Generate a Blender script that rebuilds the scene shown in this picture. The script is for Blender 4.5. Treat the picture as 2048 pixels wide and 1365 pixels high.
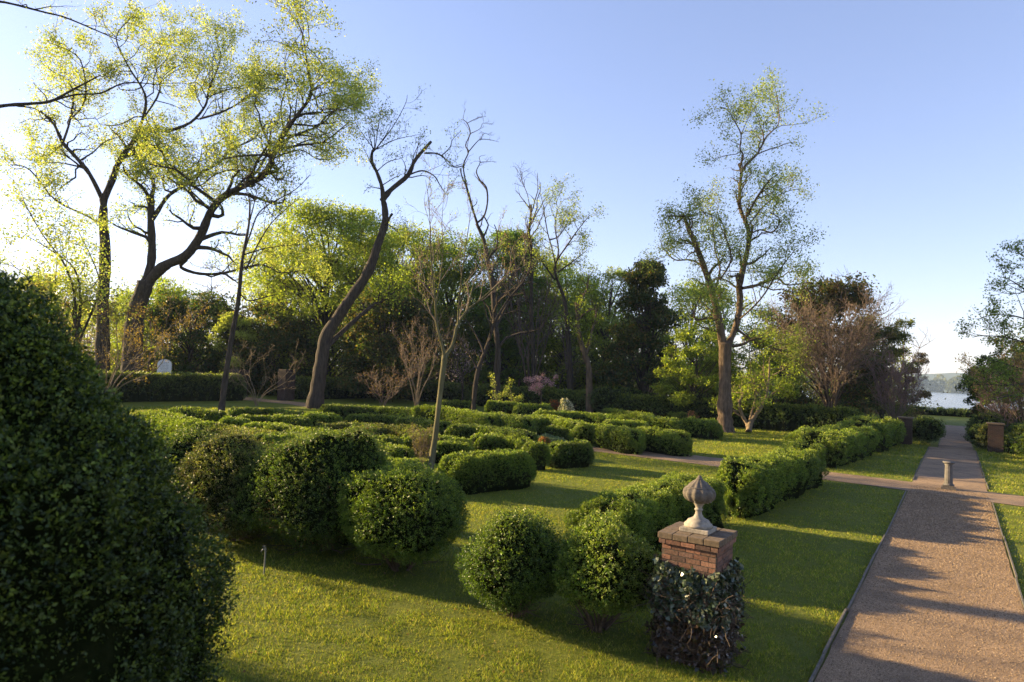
import bpy, math, random
import numpy as np
from mathutils import Vector, Matrix

for o in list(bpy.data.objects): bpy.data.objects.remove(o)
sc = bpy.context.scene
rng = np.random.default_rng(7); random.seed(7)
R = math.radians

# ------------------------------------------------------------ camera
F = 1308.0; TH = R(2.69); RO = R(2.4); CAM = np.array([0, 0, 4.0])
cf = np.array([0, math.cos(TH), math.sin(TH)]); r0 = np.array([1, 0, 0.]); u0 = np.array([0, -math.sin(TH), math.cos(TH)])
cu = math.cos(RO) * u0 - math.sin(RO) * r0; cr = math.cos(RO) * r0 + math.sin(RO) * u0
cd = bpy.data.cameras.new('camera'); cam = bpy.data.objects.new('camera', cd); sc.collection.objects.link(cam)
M = Matrix.Identity(4)
for i in range(3):
    M[i][0] = cr[i]; M[i][1] = cu[i]; M[i][2] = -cf[i]; M[i][3] = CAM[i]
cam.matrix_world = M
cd.sensor_width = 36; cd.lens = 36 * F / 2048; cd.clip_start = 0.1; cd.clip_end = 20000
cd.dof.use_dof = True; cd.dof.focus_distance = 14; cd.dof.aperture_fstop = 1.8
sc.camera = cam

# ------------------------------------------------------------ light
SUN_AZ = R(-68); SUN_EL = R(15)
w = bpy.data.worlds.new('World'); sc.world = w; w.use_nodes = True
nt = w.node_tree; sky = nt.nodes.new('ShaderNodeTexSky'); sky.sky_type = 'NISHITA'; sky.sun_disc = False
sky.sun_elevation = SUN_EL; sky.sun_rotation = SUN_AZ; sky.air_density = 1.0; sky.dust_density = 0.25; sky.ozone_density = 3.0; sky.altitude = 10
hs = nt.nodes.new('ShaderNodeMixRGB'); hs.blend_type = 'MULTIPLY'; hs.inputs[0].default_value = 1; hs.inputs[2].default_value = (1.20, 1.0, 1.10, 1)
gm = nt.nodes.new('ShaderNodeGamma'); gm.inputs[1].default_value = 0.78; nt.links.new(sky.outputs[0], gm.inputs[0]); nt.links.new(gm.outputs[0], hs.inputs[1])
bg = nt.nodes['Background']; nt.links.new(hs.outputs[0], bg.inputs[0]); bg.inputs[1].default_value = 0.096
S = np.array([math.sin(SUN_AZ) * math.cos(SUN_EL), math.cos(SUN_AZ) * math.cos(SUN_EL), math.sin(SUN_EL)])
sl = bpy.data.lights.new('sun', 'SUN'); sl.energy = 5.0; sl.angle = R(0.5); sl.color = (1, 0.75, 0.39)
so = bpy.data.objects.new('sun', sl); sc.collection.objects.link(so)
so.rotation_euler = Vector(S).to_track_quat('Z', 'Y').to_euler()
sc.view_settings.view_transform = 'Standard'; sc.view_settings.look = 'None'
sc.view_settings.gamma = 1; sc.view_settings.exposure = 2.0
sc.cycles.max_bounces = 6; sc.cycles.transparent_max_bounces = 4

# ------------------------------------------------------------ helpers
def ray(x, y): return cf + (x - 1024) / F * cr - (y - 682.5) / F * cu
def G(x, y, z=0.0):
    d = ray(x, y); return CAM + d * ((z - 4.0) / d[2])
def AT(x, y, Y):
    d = ray(x, y); return CAM + d * (Y / d[1])
U = ray(1914, 781); U[2] = 0; U /= np.linalg.norm(U); V = np.array([-U[1], U[0], 0.0])
UP = np.array([0, 0, 1.0])
def W(u, v, z=0.0): return U * u + V * v + UP * z
def seg(p):
    """distance-based leaf length for a thing at point p"""
    return float(np.clip(0.0018 * math.hypot(p[0], p[1]), 0.030, 0.2))

_perm = rng.permutation(4096); _val = rng.random(4096)
def vnoise(P, s):
    Q = np.asarray(P) / s; I = np.floor(Q).astype(int); f = Q - I; f = f * f * (3 - 2 * f); r = 0
    for dx in (0, 1):
        for dy in (0, 1):
            for dz in (0, 1):
                h = _perm[(_perm[(_perm[(I[..., 0] + dx) & 4095] + I[..., 1] + dy) & 4095] + I[..., 2] + dz) & 4095]
                wt = (f[..., 0] if dx else 1 - f[..., 0]) * (f[..., 1] if dy else 1 - f[..., 1]) * (f[..., 2] if dz else 1 - f[..., 2])
                r = r + _val[h] * wt
    return r * 2 - 1

def mesh(name, V_, quads=None, tris=None, mats=(), mi=None, tint=None, smooth=False):
    """mesh from arrays; quads then tris; mi / tint per face"""
    nq = 0 if quads is None else len(quads); ntr = 0 if tris is None else len(tris)
    me = bpy.data.meshes.new(name); V_ = np.asarray(V_, dtype=np.float32)
    me.vertices.add(len(V_)); me.vertices.foreach_set('co', V_.ravel())
    loops = []
    if nq: loops.append(np.asarray(quads, dtype=np.int32).ravel())
    if ntr: loops.append(np.asarray(tris, dtype=np.int32).ravel())
    L = np.concatenate(loops); me.loops.add(len(L)); me.loops.foreach_set('vertex_index', L)
    tot = np.concatenate([np.full(nq, 4, np.int32), np.full(ntr, 3, np.int32)])
    st = np.concatenate([[0], np.cumsum(tot)[:-1]]).astype(np.int32)
    me.polygons.add(nq + ntr); me.polygons.foreach_set('loop_start', st); me.polygons.foreach_set('loop_total', tot)
    for m in mats: me.materials.append(m)
    if mi is not None: me.polygons.foreach_set('material_index', np.asarray(mi, dtype=np.int32))
    sm = np.full(nq + ntr, bool(smooth)) if isinstance(smooth, bool) else np.asarray(smooth)
    me.polygons.foreach_set('use_smooth', sm)
    if tint is not None:
        a = me.attributes.new('tint', 'FLOAT_COLOR', 'FACE')
        t = np.concatenate([np.asarray(tint), np.ones((len(tint), 1))], 1).astype(np.float32)
        a.data.foreach_set('color', t.ravel())
    me.update(calc_edges=True)
    return me

def link(name, me, parent=None):
    o = bpy.data.objects.new(name, me); sc.collection.objects.link(o)
    if parent is not None: o.parent = parent
    return o
def tag(o, label=None, cat=None, group=None, kind=None):
    if label: o['label'] = label
    if cat: o['category'] = cat
    if group: o['group'] = group
    if kind: o['kind'] = kind
    return o
def empty(name, loc, label, cat, group=None):
    o = bpy.data.objects.new(name, None); sc.collection.objects.link(o); o.location = loc
    o.empty_display_size = 0.2
    return tag(o, label, cat, group)

class Acc:
    """accumulates geometry for one mesh"""
    def __init__(s): s.V = []; s.Q = []; s.T = []; s.qm = []; s.tm = []; s.qt = []; s.tt = []; s.n = 0
    def add(s, V_, quads=None, tris=None, m=0, tint=None):
        V_ = np.asarray(V_, float).reshape(-1, 3)
        if quads is not None and len(quads):
            q = np.asarray(quads).reshape(-1, 4) + s.n; s.Q.append(q); s.qm.append(np.full(len(q), m))
            s.qt.append(np.full((len(q), 3), 0.5) if tint is None else np.broadcast_to(tint, (len(q), 3)))
        if tris is not None and len(tris):
            t = np.asarray(tris).reshape(-1, 3) + s.n; s.T.append(t); s.tm.append(np.full(len(t), m))
            s.tt.append(np.full((len(t), 3), 0.5) if tint is None else np.broadcast_to(tint, (len(t), 3)))
        s.V.append(V_); s.n += len(V_)
    def box(s, c, size, rot=0, m=0, tint=None, ax=None):
        sx, sy, sz = np.array(size) / 2
        P = np.array([[x, y, z] for x in (-sx, sx) for y in (-sy, sy) for z in (-sz, sz)])
        if ax is not None: P = P[:, :1] * ax[0] + P[:, 1:2] * ax[1] + P[:, 2:] * ax[2]
        elif rot:
            c_, s_ = math.cos(rot), math.sin(rot); P = P @ np.array([[c_, s_, 0], [-s_, c_, 0], [0, 0, 1]])
        s.add(P + np.asarray(c), [[0, 1, 3, 2], [4, 6, 7, 5], [0, 4, 5, 1], [2, 3, 7, 6], [0, 2, 6, 4], [1, 5, 7, 3]], m=m, tint=tint)
    def tube(s, P, rad, n=6, m=0, cap=True, tint=None):
        P = np.asarray(P, float); k = len(P); rad = np.broadcast_to(rad, (k,)).astype(float)
        T_ = np.gradient(P, axis=0); T_ /= np.linalg.norm(T_, axis=1)[:, None] + 1e-9
        ref = np.array([0.31, 0.95, 0.02]) if abs(T_[0, 2]) > 0.6 else UP
        A = np.cross(T_, ref); A /= np.linalg.norm(A, axis=1)[:, None] + 1e-9; B = np.cross(T_, A)
        a = np.arange(n) * 2 * math.pi / n
        ring = P[:, None] + rad[:, None, None] * (np.cos(a)[None, :, None] * A[:, None] + np.sin(a)[None, :, None] * B[:, None])
        Vv = ring.reshape(-1, 3); i = np.arange(k - 1)[:, None] * n; j = np.arange(n)[None]; j2 = (j + 1) % n
        Q = np.stack([i + j, i + j2, i + n + j2, i + n + j], -1).reshape(-1, 4)
        T3 = None
        if cap:
            Vv = np.vstack([Vv, P[-1:] + T_[-1:] * rad[-1] * 0.3]); b = (k - 1) * n
            T3 = [[b + q, b + (q + 1) % n, len(Vv) - 1] for q in range(n)]
        s.add(Vv, Q, T3, m=m, tint=tint)
    def lathe(s, c, prof, n=32, m=0, flute=0, nf=0):
        prof = np.asarray(prof, float); a = np.arange(n) * 2 * math.pi / n; k = len(prof)
        rr = prof[:, 0][:, None] * (1 + (flute * np.cos(nf * a))[None] if flute else 1 + 0 * a[None])
        P = np.stack([rr * np.cos(a), rr * np.sin(a), np.repeat(prof[:, 1][:, None], n, 1)], -1).reshape(-1, 3) + np.asarray(c)
        i = np.arange(k - 1)[:, None] * n; j = np.arange(n)[None]; j2 = (j + 1) % n
        s.add(P, np.stack([i + j, i + j2, i + n + j2, i + n + j], -1).reshape(-1, 4), m=m)
    def leaves(s, P, D, L, wd=0.5, m=0, tint=None):
        """one folded rhombic leaf per point, pointing along D"""
        n = len(P)
        if not n: return
        D = D / (np.linalg.norm(D, axis=1)[:, None] + 1e-9)
        X = np.cross(D, rng.normal(size=(n, 3))); X /= np.linalg.norm(X, axis=1)[:, None] + 1e-9
        Nn = np.cross(D, X); L = np.broadcast_to(L, (n,))[:, None]
        a = P; b = P + D * L * .5 + X * L * wd * .5 + Nn * L * .08; c = P + D * L; d = P + D * L * .5 - X * L * wd * .5 + Nn * L * .08
        s.add(np.stack([a, b, c, d], 1).reshape(-1, 3), np.arange(4 * n).reshape(n, 4), m=m, tint=tint)
    def build(s, name, mats, parent=None, smooth=False, loc=None):
        Vv = np.vstack(s.V)
        if loc is not None: Vv = Vv - np.asarray(loc)
        Q = np.vstack(s.Q) if s.Q else None; T_ = np.vstack(s.T) if s.T else None
        mi = np.concatenate(s.qm + s.tm); t = np.vstack(s.qt + s.tt)
        sm = smooth
        if smooth == 'bark': sm = mi == 0
        me = mesh(name, Vv, Q, T_, mats, mi, t, sm)
        o = link(name, me, parent)
        if loc is not None and parent is None: o.location = loc
        return o

def tints(n, pal, var=0.25):
    pal = np.asarray(pal); i = rng.integers(0, len(pal), n)
    return np.clip(pal[i] * (1 + var * rng.normal(size=(n, 1))), 0.004, 1)

# ------------------------------------------------------------ materials
def mat(name):
    m = bpy.data.materials.new(name); m.use_nodes = True; t = m.node_tree
    return m, t, t.nodes['Principled BSDF'], t.nodes['Material Output']
def N(t, typ, **k):
    n = t.nodes.new(typ)
    for a, b in k.items():
        if a.startswith('_'): setattr(n, a[1:], b)
        else: n.inputs[a.replace('__', ' ')].default_value = b
    return n
def coords(t, kind='Object'): return t.nodes.new('ShaderNodeTexCoord').outputs[kind]
def ramp(t, fac, stops):
    r = t.nodes.new('ShaderNodeValToRGB'); e = r.color_ramp.elements
    while len(e) < len(stops): e.new(0.5)
    for q, (p, c) in zip(e, stops): q.position = p; q.color = (*c, 1)
    t.links.new(fac, r.inputs[0]); return r.outputs[0]
def noise(t, vec, scale, detail=4, rough=0.6):
    n = N(t, 'ShaderNodeTexNoise', Scale=scale, Detail=detail, Roughness=rough); t.links.new(vec, n.inputs['Vector']); return n.outputs[0]
def bump(t, p, h, strength=0.5, dist=0.05):
    b = N(t, 'ShaderNodeBump', Strength=strength, Distance=dist); t.links.new(h, b.inputs['Height']); t.links.new(b.outputs[0], p.inputs['Normal'])

def leaf_mat(name, trans=0.4, gloss=0.45, spec=0.3):
    m, t, p, out = mat(name)
    a = N(t, 'ShaderNodeAttribute', _attribute_name='tint')
    t.links.new(a.outputs['Color'], p.inputs['Base Color']); p.inputs['Roughness'].default_value = gloss
    p.inputs['Specular IOR Level'].default_value = spec
    tr = t.nodes.new('ShaderNodeBsdfTranslucent')
    mx = N(t, 'ShaderNodeMixRGB', _blend_type='MULTIPLY', Fac=1.0, Color2=(1.3, 1.35, 0.55, 1)); t.links.new(a.outputs['Color'], mx.inputs[1])
    t.links.new(mx.outputs[0], tr.inputs[0])
    s_ = N(t, 'ShaderNodeMixShader', Fac=trans); t.links.new(p.outputs[0], s_.inputs[1]); t.links.new(tr.outputs[0], s_.inputs[2])
    t.links.new(s_.outputs[0], out.inputs[0]); return m
def bark_mat(name, c1, c2, scale=6):
    m, t, p, out = mat(name); v = coords(t)
    mp = N(t, 'ShaderNodeMapping'); mp.inputs['Scale'].default_value = (1, 1, 0.18); t.links.new(v, mp.inputs[0])
    n = noise(t, mp.outputs[0], scale, 6, 0.7)
    t.links.new(ramp(t, n, [(0.3, c1), (0.7, c2)]), p.inputs['Base Color']); p.inputs['Roughness'].default_value = 0.9
    p.inputs['Specular IOR Level'].default_value = 0.15
    bump(t, p, n, 1.0, 0.08); return m
def plain(name, c1, c2, scale=20, rough=0.85, b=0.4, bd=0.02):
    m, t, p, out = mat(name); n = noise(t, coords(t), scale, 6, 0.7)
    t.links.new(ramp(t, n, [(0.3, c1), (0.7, c2)]), p.inputs['Base Color']); p.inputs['Roughness'].default_value = rough
    bump(t, p, n, b, bd); return m

M_BOX = leaf_mat('boxwood_leaf', 0.32, 0.42, 0.35)
M_LEAF = leaf_mat('tree_leaf', 0.55, 0.5, 0.2)
M_IVY = leaf_mat('ivy_leaf', 0.1, 0.28, 0.5)
M_GRASS = leaf_mat('grass_blade', 0.4, 0.6, 0.15)
M_PETAL = leaf_mat('petal', 0.4, 0.6, 0.1)
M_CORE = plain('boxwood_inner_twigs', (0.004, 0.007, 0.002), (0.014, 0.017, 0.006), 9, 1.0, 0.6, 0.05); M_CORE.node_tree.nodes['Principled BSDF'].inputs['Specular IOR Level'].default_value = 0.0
M_BARK = bark_mat('dark_furrowed_bark', (0.016, 0.013, 0.011), (0.085, 0.066, 0.052), 7)
M_BARKW = bark_mat('warm_brown_bark', (0.035, 0.024, 0.017), (0.19, 0.135, 0.09), 6)
M_BARKG = bark_mat('smooth_olive_bark', (0.075, 0.068, 0.03), (0.17, 0.15, 0.08), 5)
M_BARKP = bark_mat('pale_tan_bark', (0.12, 0.09, 0.055), (0.28, 0.21, 0.135), 5)
M_TWIG = plain('reddish_bare_twigs', (0.075, 0.052, 0.043), (0.18, 0.125, 0.10), 3, 0.8, 0.1)
M_TWIGP = plain('pinkish_bare_twigs', (0.16, 0.10, 0.10), (0.32, 0.20, 0.19), 3, 0.8, 0.1)

# lawn: mown grass in two dimensions of variation
def lawn_mat():
    m, t, p, out = mat('lawn_grass'); v = coords(t)
    a = noise(t, v, 0.35, 5, 0.6); b = noise(t, v, 9, 5, 0.75); c = noise(t, v, 70, 3, 0.8)
    ad = N(t, 'ShaderNodeMath', _operation='ADD'); t.links.new(a, ad.inputs[0]); t.links.new(b, ad.inputs[1])
    ad2 = N(t, 'ShaderNodeMath', _operation='ADD'); t.links.new(ad.outputs[0], ad2.inputs[0]); t.links.new(c, ad2.inputs[1])
    dv = N(t, 'ShaderNodeMath', _operation='DIVIDE'); dv.inputs[1].default_value = 3; t.links.new(ad2.outputs[0], dv.inputs[0])
    t.links.new(ramp(t, dv.outputs[0], [(0.34, (0.065, 0.095, 0.010)), (0.5, (0.135, 0.165, 0.019)), (0.68, (0.235, 0.225, 0.045))]), p.inputs['Base Color'])
    p.inputs['Roughness'].default_value = 0.8; p.inputs['Specular IOR Level'].default_value = 0.15
    bump(t, p, ad2.outputs[0], 1.0, 0.05); return m
M_LAWN = lawn_mat()
def gravel_mat():
    m, t, p, out = mat('brown_gravel'); v = coords(t)
    vo = N(t, 'ShaderNodeTexVoronoi', Scale=110.0); t.links.new(v, vo.inputs['Vector'])
    hs = N(t, 'ShaderNodeSeparateColor'); t.links.new(vo.outputs['Color'], hs.inputs[0])
    a = noise(t, v, 0.8, 5, 0.65)
    c1 = ramp(t, hs.outputs[0], [(0.0, (0.16, 0.104, 0.060)), (0.5, (0.26, 0.172, 0.096)), (0.9, (0.34, 0.23, 0.135)), (1.0, (0.44, 0.33, 0.21))])
    c2 = ramp(t, a, [(0.32, (0.55, 0.53, 0.52)), (0.62, (1.08, 1.06, 1.03))])
    mx = N(t, 'ShaderNodeMixRGB', _blend_type='MULTIPLY', Fac=1.0); t.links.new(c1, mx.inputs[1]); t.links.new(c2, mx.inputs[2])
    t.links.new(mx.outputs[0], p.inputs['Base Color']); p.inputs['Roughness'].default_value = 0.85
    d = N(t, 'ShaderNodeMath', _operation='SUBTRACT'); d.inputs[0].default_value = 1; t.links.new(vo.outputs['Distance'], d.inputs[1])
    bump(t, p, d.outputs[0], 0.8, 0.012); return m
M_GRAV = gravel_mat()
M_STONE = plain('weathered_limestone', (0.15, 0.13, 0.10), (0.37, 0.32, 0.26), 14, 0.85, 0.5, 0.01)
M_STONED = plain('lichened_stone', (0.045, 0.038, 0.03), (0.17, 0.14, 0.11), 16, 0.9, 0.7, 0.012)
M_COL = plain('grey_column_stone', (0.05, 0.046, 0.042), (0.15, 0.135, 0.12), 12, 0.85, 0.5, 0.01)
M_MORTAR = plain('lime_mortar', (0.05, 0.038, 0.028), (0.12, 0.09, 0.065), 20, 0.95)
M_CAPB = plain('mossy_coping_brick', (0.06, 0.045, 0.028), (0.17, 0.115, 0.07), 18, 0.9, 0.7, 0.01)
M_EDGE = plain('grey_edging', (0.05, 0.042, 0.032), (0.15, 0.13, 0.10), 10, 0.8)
def brick_attr():
    m, t, p, out = mat('red_brick'); a = N(t, 'ShaderNodeAttribute', _attribute_name='tint')
    n = noise(t, coords(t), 30, 6, 0.75); r = ramp(t, n, [(0.3, (0.45, 0.45, 0.45)), (0.65, (1.1, 1.1, 1.1))])
    mx = N(t, 'ShaderNodeMixRGB', _blend_type='MULTIPLY', Fac=1.0); t.links.new(a.outputs['Color'], mx.inputs[1]); t.links.new(r, mx.inputs[2])
    t.links.new(mx.outputs[0], p.inputs['Base Color']); p.inputs['Roughness'].default_value = 0.9; bump(t, p, n, 0.8, 0.01); return m
M_BRICK = brick_attr()

# ------------------------------------------------------------ ground, paths, water
def smooth(a): a = np.clip(a, 0, 1); return a * a * (3 - 2 * a)
def ground_sheet():
    us = np.concatenate([[-3000, -600, -200, -80], np.arange(-40, 136, 8), np.arange(138, 160, 2), [200, 400, 1000, 1900]])
    vs = np.concatenate([[-1500, -500, -200, -90], np.arange(-60, 130, 10), [180, 400, 1500, 4000]])
    UU, VV = np.meshgrid(us, vs, indexing='ij')
    z = -7 * smooth((UU - 140) / 12) * smooth((150 - VV) / 60)
    P = UU[..., None] * U + VV[..., None] * V + z[..., None] * UP
    a, b = UU.shape; i = np.arange(a - 1)[:, None] * b; j = np.arange(b - 1)[None]
    Q = np.stack([i + j, i + b + j, i + b + j + 1, i + j + 1], -1).reshape(-1, 4)
    tag(link('ground', mesh('ground', P.reshape(-1, 3), Q, mats=[M_LAWN], smooth=True)), kind='structure')
ground_sheet()

def water():
    m, t, p, out = mat('river_water'); v = coords(t)
    mp = N(t, 'ShaderNodeMapping'); mp.inputs['Scale'].default_value = (1, 0.25, 1); mp.inputs['Rotation'].default_value = (0, 0, R(34)); t.links.new(v, mp.inputs[0])
    n = noise(t, mp.outputs[0], 0.25, 6, 0.7)
    p.inputs['Base Color'].default_value = (0.05, 0.07, 0.09, 1); p.inputs['Roughness'].default_value = 0.12
    bump(t, p, n, 0.6, 0.8)
    a = Acc(); P = [W(130, -3000, -3), W(2300, -3000, -3), W(2300, 2500, -3), W(130, 130, -3)]
    a.add(P, [[0, 1, 2, 3]]); tag(a.build('river', [m]), kind='structure')
water()

def ribbon(name, pts, w, z, m, kind='structure', jag=0.05):
    """strip along pts with slightly ragged edges"""
    pts = np.array([p[:2] for p in pts], float); d = np.r_[0, np.cumsum(np.linalg.norm(np.diff(pts, axis=0), axis=1))]
    n = max(int(d[-1] / 0.4), 2); s = np.linspace(0, d[-1], n); P = np.stack([np.interp(s, d, pts[:, 0]), np.interp(s, d, pts[:, 1])], 1)
    k = 5
    for _ in range(2):
        P[1:-1] = (P[:-2] + P[1:-1] * 2 + P[2:]) / 4
    T_ = np.gradient(P, axis=0); T_ /= np.linalg.norm(T_, axis=1)[:, None]; Nn = np.stack([-T_[:, 1], T_[:, 0]], 1)
    wl = np.interp(s, d, np.broadcast_to(w, (len(pts),))) / 2
    l = P + Nn * (wl + jag * rng.normal(size=n))[:, None]; r = P - Nn * (wl + jag * rng.normal(size=n))[:, None]
    Vv = np.zeros((2 * n, 3)); Vv[:n, :2] = l; Vv[n:, :2] = r; Vv[:, 2] = z
    i = np.arange(n - 1); Q = np.stack([i + n, i + n + 1, i + 1, i], 1)
    return tag(link(name, mesh(name, Vv, Q, mats=[m])), kind=kind)
PW0, PW1 = -1.05, 1.55
ribbon('path', [W(-12, .25), W(54.5, .25)], 2.6, 0.012, M_GRAV, jag=0.006)
ribbon('path', [W(54.6, 0.05), W(72, .05), W(90, 0.1)], 2.0, 0.012, M_GRAV, jag=0.01)
CROSS = [G(2300, 1030), G(2048, 1004), G(1900, 984), G(1740, 963), G(1640, 951), G(1480, 931), G(1290, 908), G(1174, 894), G(1050, 880), G(850, 847), G(610, 809), G(500, 799), G(430, 790)]
ribbon('cross_path', CROSS, [2.9, 2.9, 2.9, 2.8, 2.9, 3.3, 3.4, 3.4, 3.0, 2.6, 3.4, 3.2, 3.2], 0.020, M_GRAV)
def in_path(x, y, m=0.0):
    u = x * U[0] + y * U[1]; v = x * V[0] + y * V[1]
    a = (v > PW0 - m) & (v < PW1 + m) & (u < 90)
    for p, q in zip(CROSS[:-1], CROSS[1:]):
        d = q[:2] - p[:2]; L2 = d @ d; tt = np.clip(((x - p[0]) * d[0] + (y - p[1]) * d[1]) / L2, 0, 1)
        a |= np.hypot(x - p[0] - tt * d[0], y - p[1] - tt * d[1]) < 1.62 + m
    return a
def edging(u0_, u1_, v, label):
    a = Acc(); u = u0_
    while u < u1_:
        e = min(u + 2.4, u1_); h = 0.035 + 0.02 * rng.random()
        a.box(W((u + e) / 2, v + 0.012 * rng.normal(), h / 2), (e - u - 0.03, 0.03, h + 0.02), ax=[U, V, UP]); u = e
    tag(a.build('path_edging', [M_EDGE]), label, 'edging', 'thin grey strips edging the gravel path')
edging(6, 29.9, PW1 + .03, 'thin grey edging strip between near gravel path and lawn behind the urn pillar')
edging(6, 29.5, PW0 - .03, 'thin grey edging strip on right side of the near gravel path')
edging(33.8, 54, PW1 + .03, 'thin grey edging strip left of path beyond the stone column')
edging(33.2, 54, PW0 - .03, 'thin grey edging strip right of path beyond the stone column')
edging(55.5, 85, 1.08, 'farthest thin edging strip left of path behind brick gate pier')

def grass():
    n = 700000
    r = np.exp(rng.uniform(math.log(6.0), math.log(60), n)); a = rng.uniform(-0.74, 0.74, n)
    x = r * np.sin(a); y = r * np.cos(a)
    k = ~in_path(x, y, 0.03); x, y, r = x[k], y[k], r[k]; n = len(x)
    P = np.stack([x, y, np.full(n, -0.005)], 1)
    dn = vnoise(P, 0.35) + 0.6 * vnoise(P, 1.7); keep = rng.random(n) < np.clip(0.85 + 0.4 * dn, 0.3, 1); P = P[keep]; r = r[keep]; dn = dn[keep]; n = len(P)
    h = (0.026 + 0.034 * rng.random(n)) * (1 + 0.35 * dn) * np.clip(r / 25, 1, 2); wd = 0.00105 * r * (0.7 + 0.6 * rng.random(n))
    ang = rng.uniform(0, 6.28, n); X = np.stack([np.cos(ang), np.sin(ang), 0 * ang], 1) * wd[:, None] * 0.5
    lean = rng.normal(size=(n, 3)) * 0.55; lean[:, 2] = 1; tip = P + lean * h[:, None]
    Vv = np.stack([P - X, P + X, tip], 1).reshape(-1, 3)
    t = tints(n, [(0.12, 0.18, 0.019), (0.175, 0.215, 0.024), (0.24, 0.25, 0.033), (0.33, 0.30, 0.07)], 0.2)
    t = t * (1 + 0.18 * np.clip(dn, -1, 1) + .22 * vnoise(P + 11, .12))[:, None]
    o = link('lawn_grass', mesh('lawn_grass', Vv, None, np.arange(3 * n).reshape(n, 3), [M_GRASS], np.zeros(n), np.clip(t, 0.01, 1)))
    tag(o, 'short mown green grass with yellowish tips covering the lawns', 'grass', kind='stuff')
grass()
def pebbles():
    n = 60000; u = np.exp(rng.uniform(math.log(7), math.log(32), n)); v = rng.uniform(PW0 + .03, PW1 - .03, n)
    P = u[:, None] * U + v[:, None] * V + 0.010 * UP
    s = (0.0006 * u + 0.003) * (0.5 + rng.random(n)); a = rng.uniform(0, 6.28, n)
    pts = []
    for k in range(4):
        b = a + k * math.pi / 2; pts.append(P + (s * (0.7 + .5 * rng.random(n)))[:, None] * np.stack([np.cos(b), np.sin(b), 0 * b], 1))
    pts.append(P + UP * (s * 0.9)[:, None])
    Vv = np.stack(pts, 1).reshape(-1, 3); b = (np.arange(n) * 5)[:, None]
    T_ = (b[:, :, None] + np.array([[0, 1, 4], [1, 2, 4], [2, 3, 4], [3, 0, 4]])[None]).reshape(-1, 3)
    t = np.repeat(tints(n, [(0.225, 0.145, 0.074), (0.27, 0.175, 0.09), (0.14, 0.09, 0.05), (0.35, 0.25, 0.15)], 0.16), 4, 0)
    o = link('gravel_stones', mesh('gravel_stones', Vv, None, T_, [M_BRICK], np.zeros(len(T_)), t))
    tag(o, 'loose brown and tan gravel stones on the main path', 'gravel', kind='stuff')
pebbles()

# ------------------------------------------------------------ boxwood
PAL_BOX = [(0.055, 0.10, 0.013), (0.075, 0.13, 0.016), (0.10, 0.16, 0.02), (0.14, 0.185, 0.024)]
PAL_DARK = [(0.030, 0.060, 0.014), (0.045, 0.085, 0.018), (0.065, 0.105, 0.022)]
PAL_OLIVE = [(0.07, 0.085, 0.022), (0.10, 0.11, 0.03), (0.06, 0.09, 0.02), (0.11, 0.09, 0.04)]

def sprigs(Q, nr, n, lf, amp, pal, tip):
    """turn surface points into leafy shoots: centres, leaf points, directions, colours"""
    per = 9; m = max(n // per, 4); Q = Q[:m]; nr = nr[:m]; k = len(Q); r = max(0.045, lf * 1.15)
    Q = Q + nr * ((rng.random(k) ** 1.4 - .75) * amp)[:, None]
    sd = nr + .45 * rng.normal(size=(k, 3)) + .25 * UP; sd /= np.linalg.norm(sd, axis=1)[:, None]
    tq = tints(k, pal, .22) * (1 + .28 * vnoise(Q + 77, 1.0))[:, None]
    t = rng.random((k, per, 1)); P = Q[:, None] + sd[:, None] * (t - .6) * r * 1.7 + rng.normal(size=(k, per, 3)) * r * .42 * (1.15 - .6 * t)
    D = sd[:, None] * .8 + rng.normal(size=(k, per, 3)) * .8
    c = tq[:, None] * (.72 + .5 * t) + np.array(tip) * np.clip(t - .55, 0, 1) * (.3 + 1.4 * np.clip(nr[:, 2], 0, 1) ** 1.5)[:, None, None]  # young tips yellower; extra weight on upward faces paints in sunlit tops
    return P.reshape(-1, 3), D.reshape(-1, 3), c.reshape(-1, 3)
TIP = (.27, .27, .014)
def hedge_surface(P, d, wid, h, s, phi, lump):
    """surface point and normal for arclength s and angle phi (0..pi) of a clipped hedge along P"""
    c = np.stack([np.interp(s, d, P[:, k]) for k in range(2)], 1)
    e = 0.15; c2 = np.stack([np.interp(s + e, d, P[:, k]) for k in range(2)], 1); c1 = np.stack([np.interp(s - e, d, P[:, k]) for k in range(2)], 1)
    T_ = c2 - c1; T_ /= np.linalg.norm(T_, axis=1)[:, None] + 1e-9; Nn = np.stack([-T_[:, 1], T_[:, 0]], 1)
    r = wid * 0.55; L = d[-1]
    q = np.clip(np.minimum(s, L - s) / r, 0, 1); endf = np.sqrt(np.clip(1 - (1 - q) ** 2.4, 0.02, 1)); hf = np.clip(1 - (1 - q) ** 3 * 0.55, 0, 1)
    cx = np.sign(np.cos(phi)) * np.abs(np.cos(phi)) ** 0.42; sz = np.abs(np.sin(phi)) ** 0.42
    ww = wid / 2 * endf * (0.86 + 0.14 * np.minimum(1, sz * 1.6)); hh = h * hf
    Q = np.zeros((len(s), 3)); Q[:, :2] = c + Nn * (ww * cx)[:, None]; Q[:, 2] = hh * sz
    nr = np.zeros((len(s), 3)); nr[:, :2] = Nn * (np.cos(phi))[:, None]; nr[:, 2] = np.maximum(np.sin(phi), 0.05)
    nr[:, :2] += T_ * (((s > L - r) * (1 - q)) - ((s < r) * (1 - q)))[:, None] * 1.2
    nr /= np.linalg.norm(nr, axis=1)[:, None] + 1e-9
    dsp = (0.12 * vnoise(Q, 0.85) + 0.10 * vnoise(Q + 50, 0.36) + 0.04 * vnoise(Q + 9, 0.16)) * lump
    Q = Q + nr * dsp[:, None]; Q[:, 2] = np.maximum(Q[:, 2], 0.0)
    return Q, nr

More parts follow.
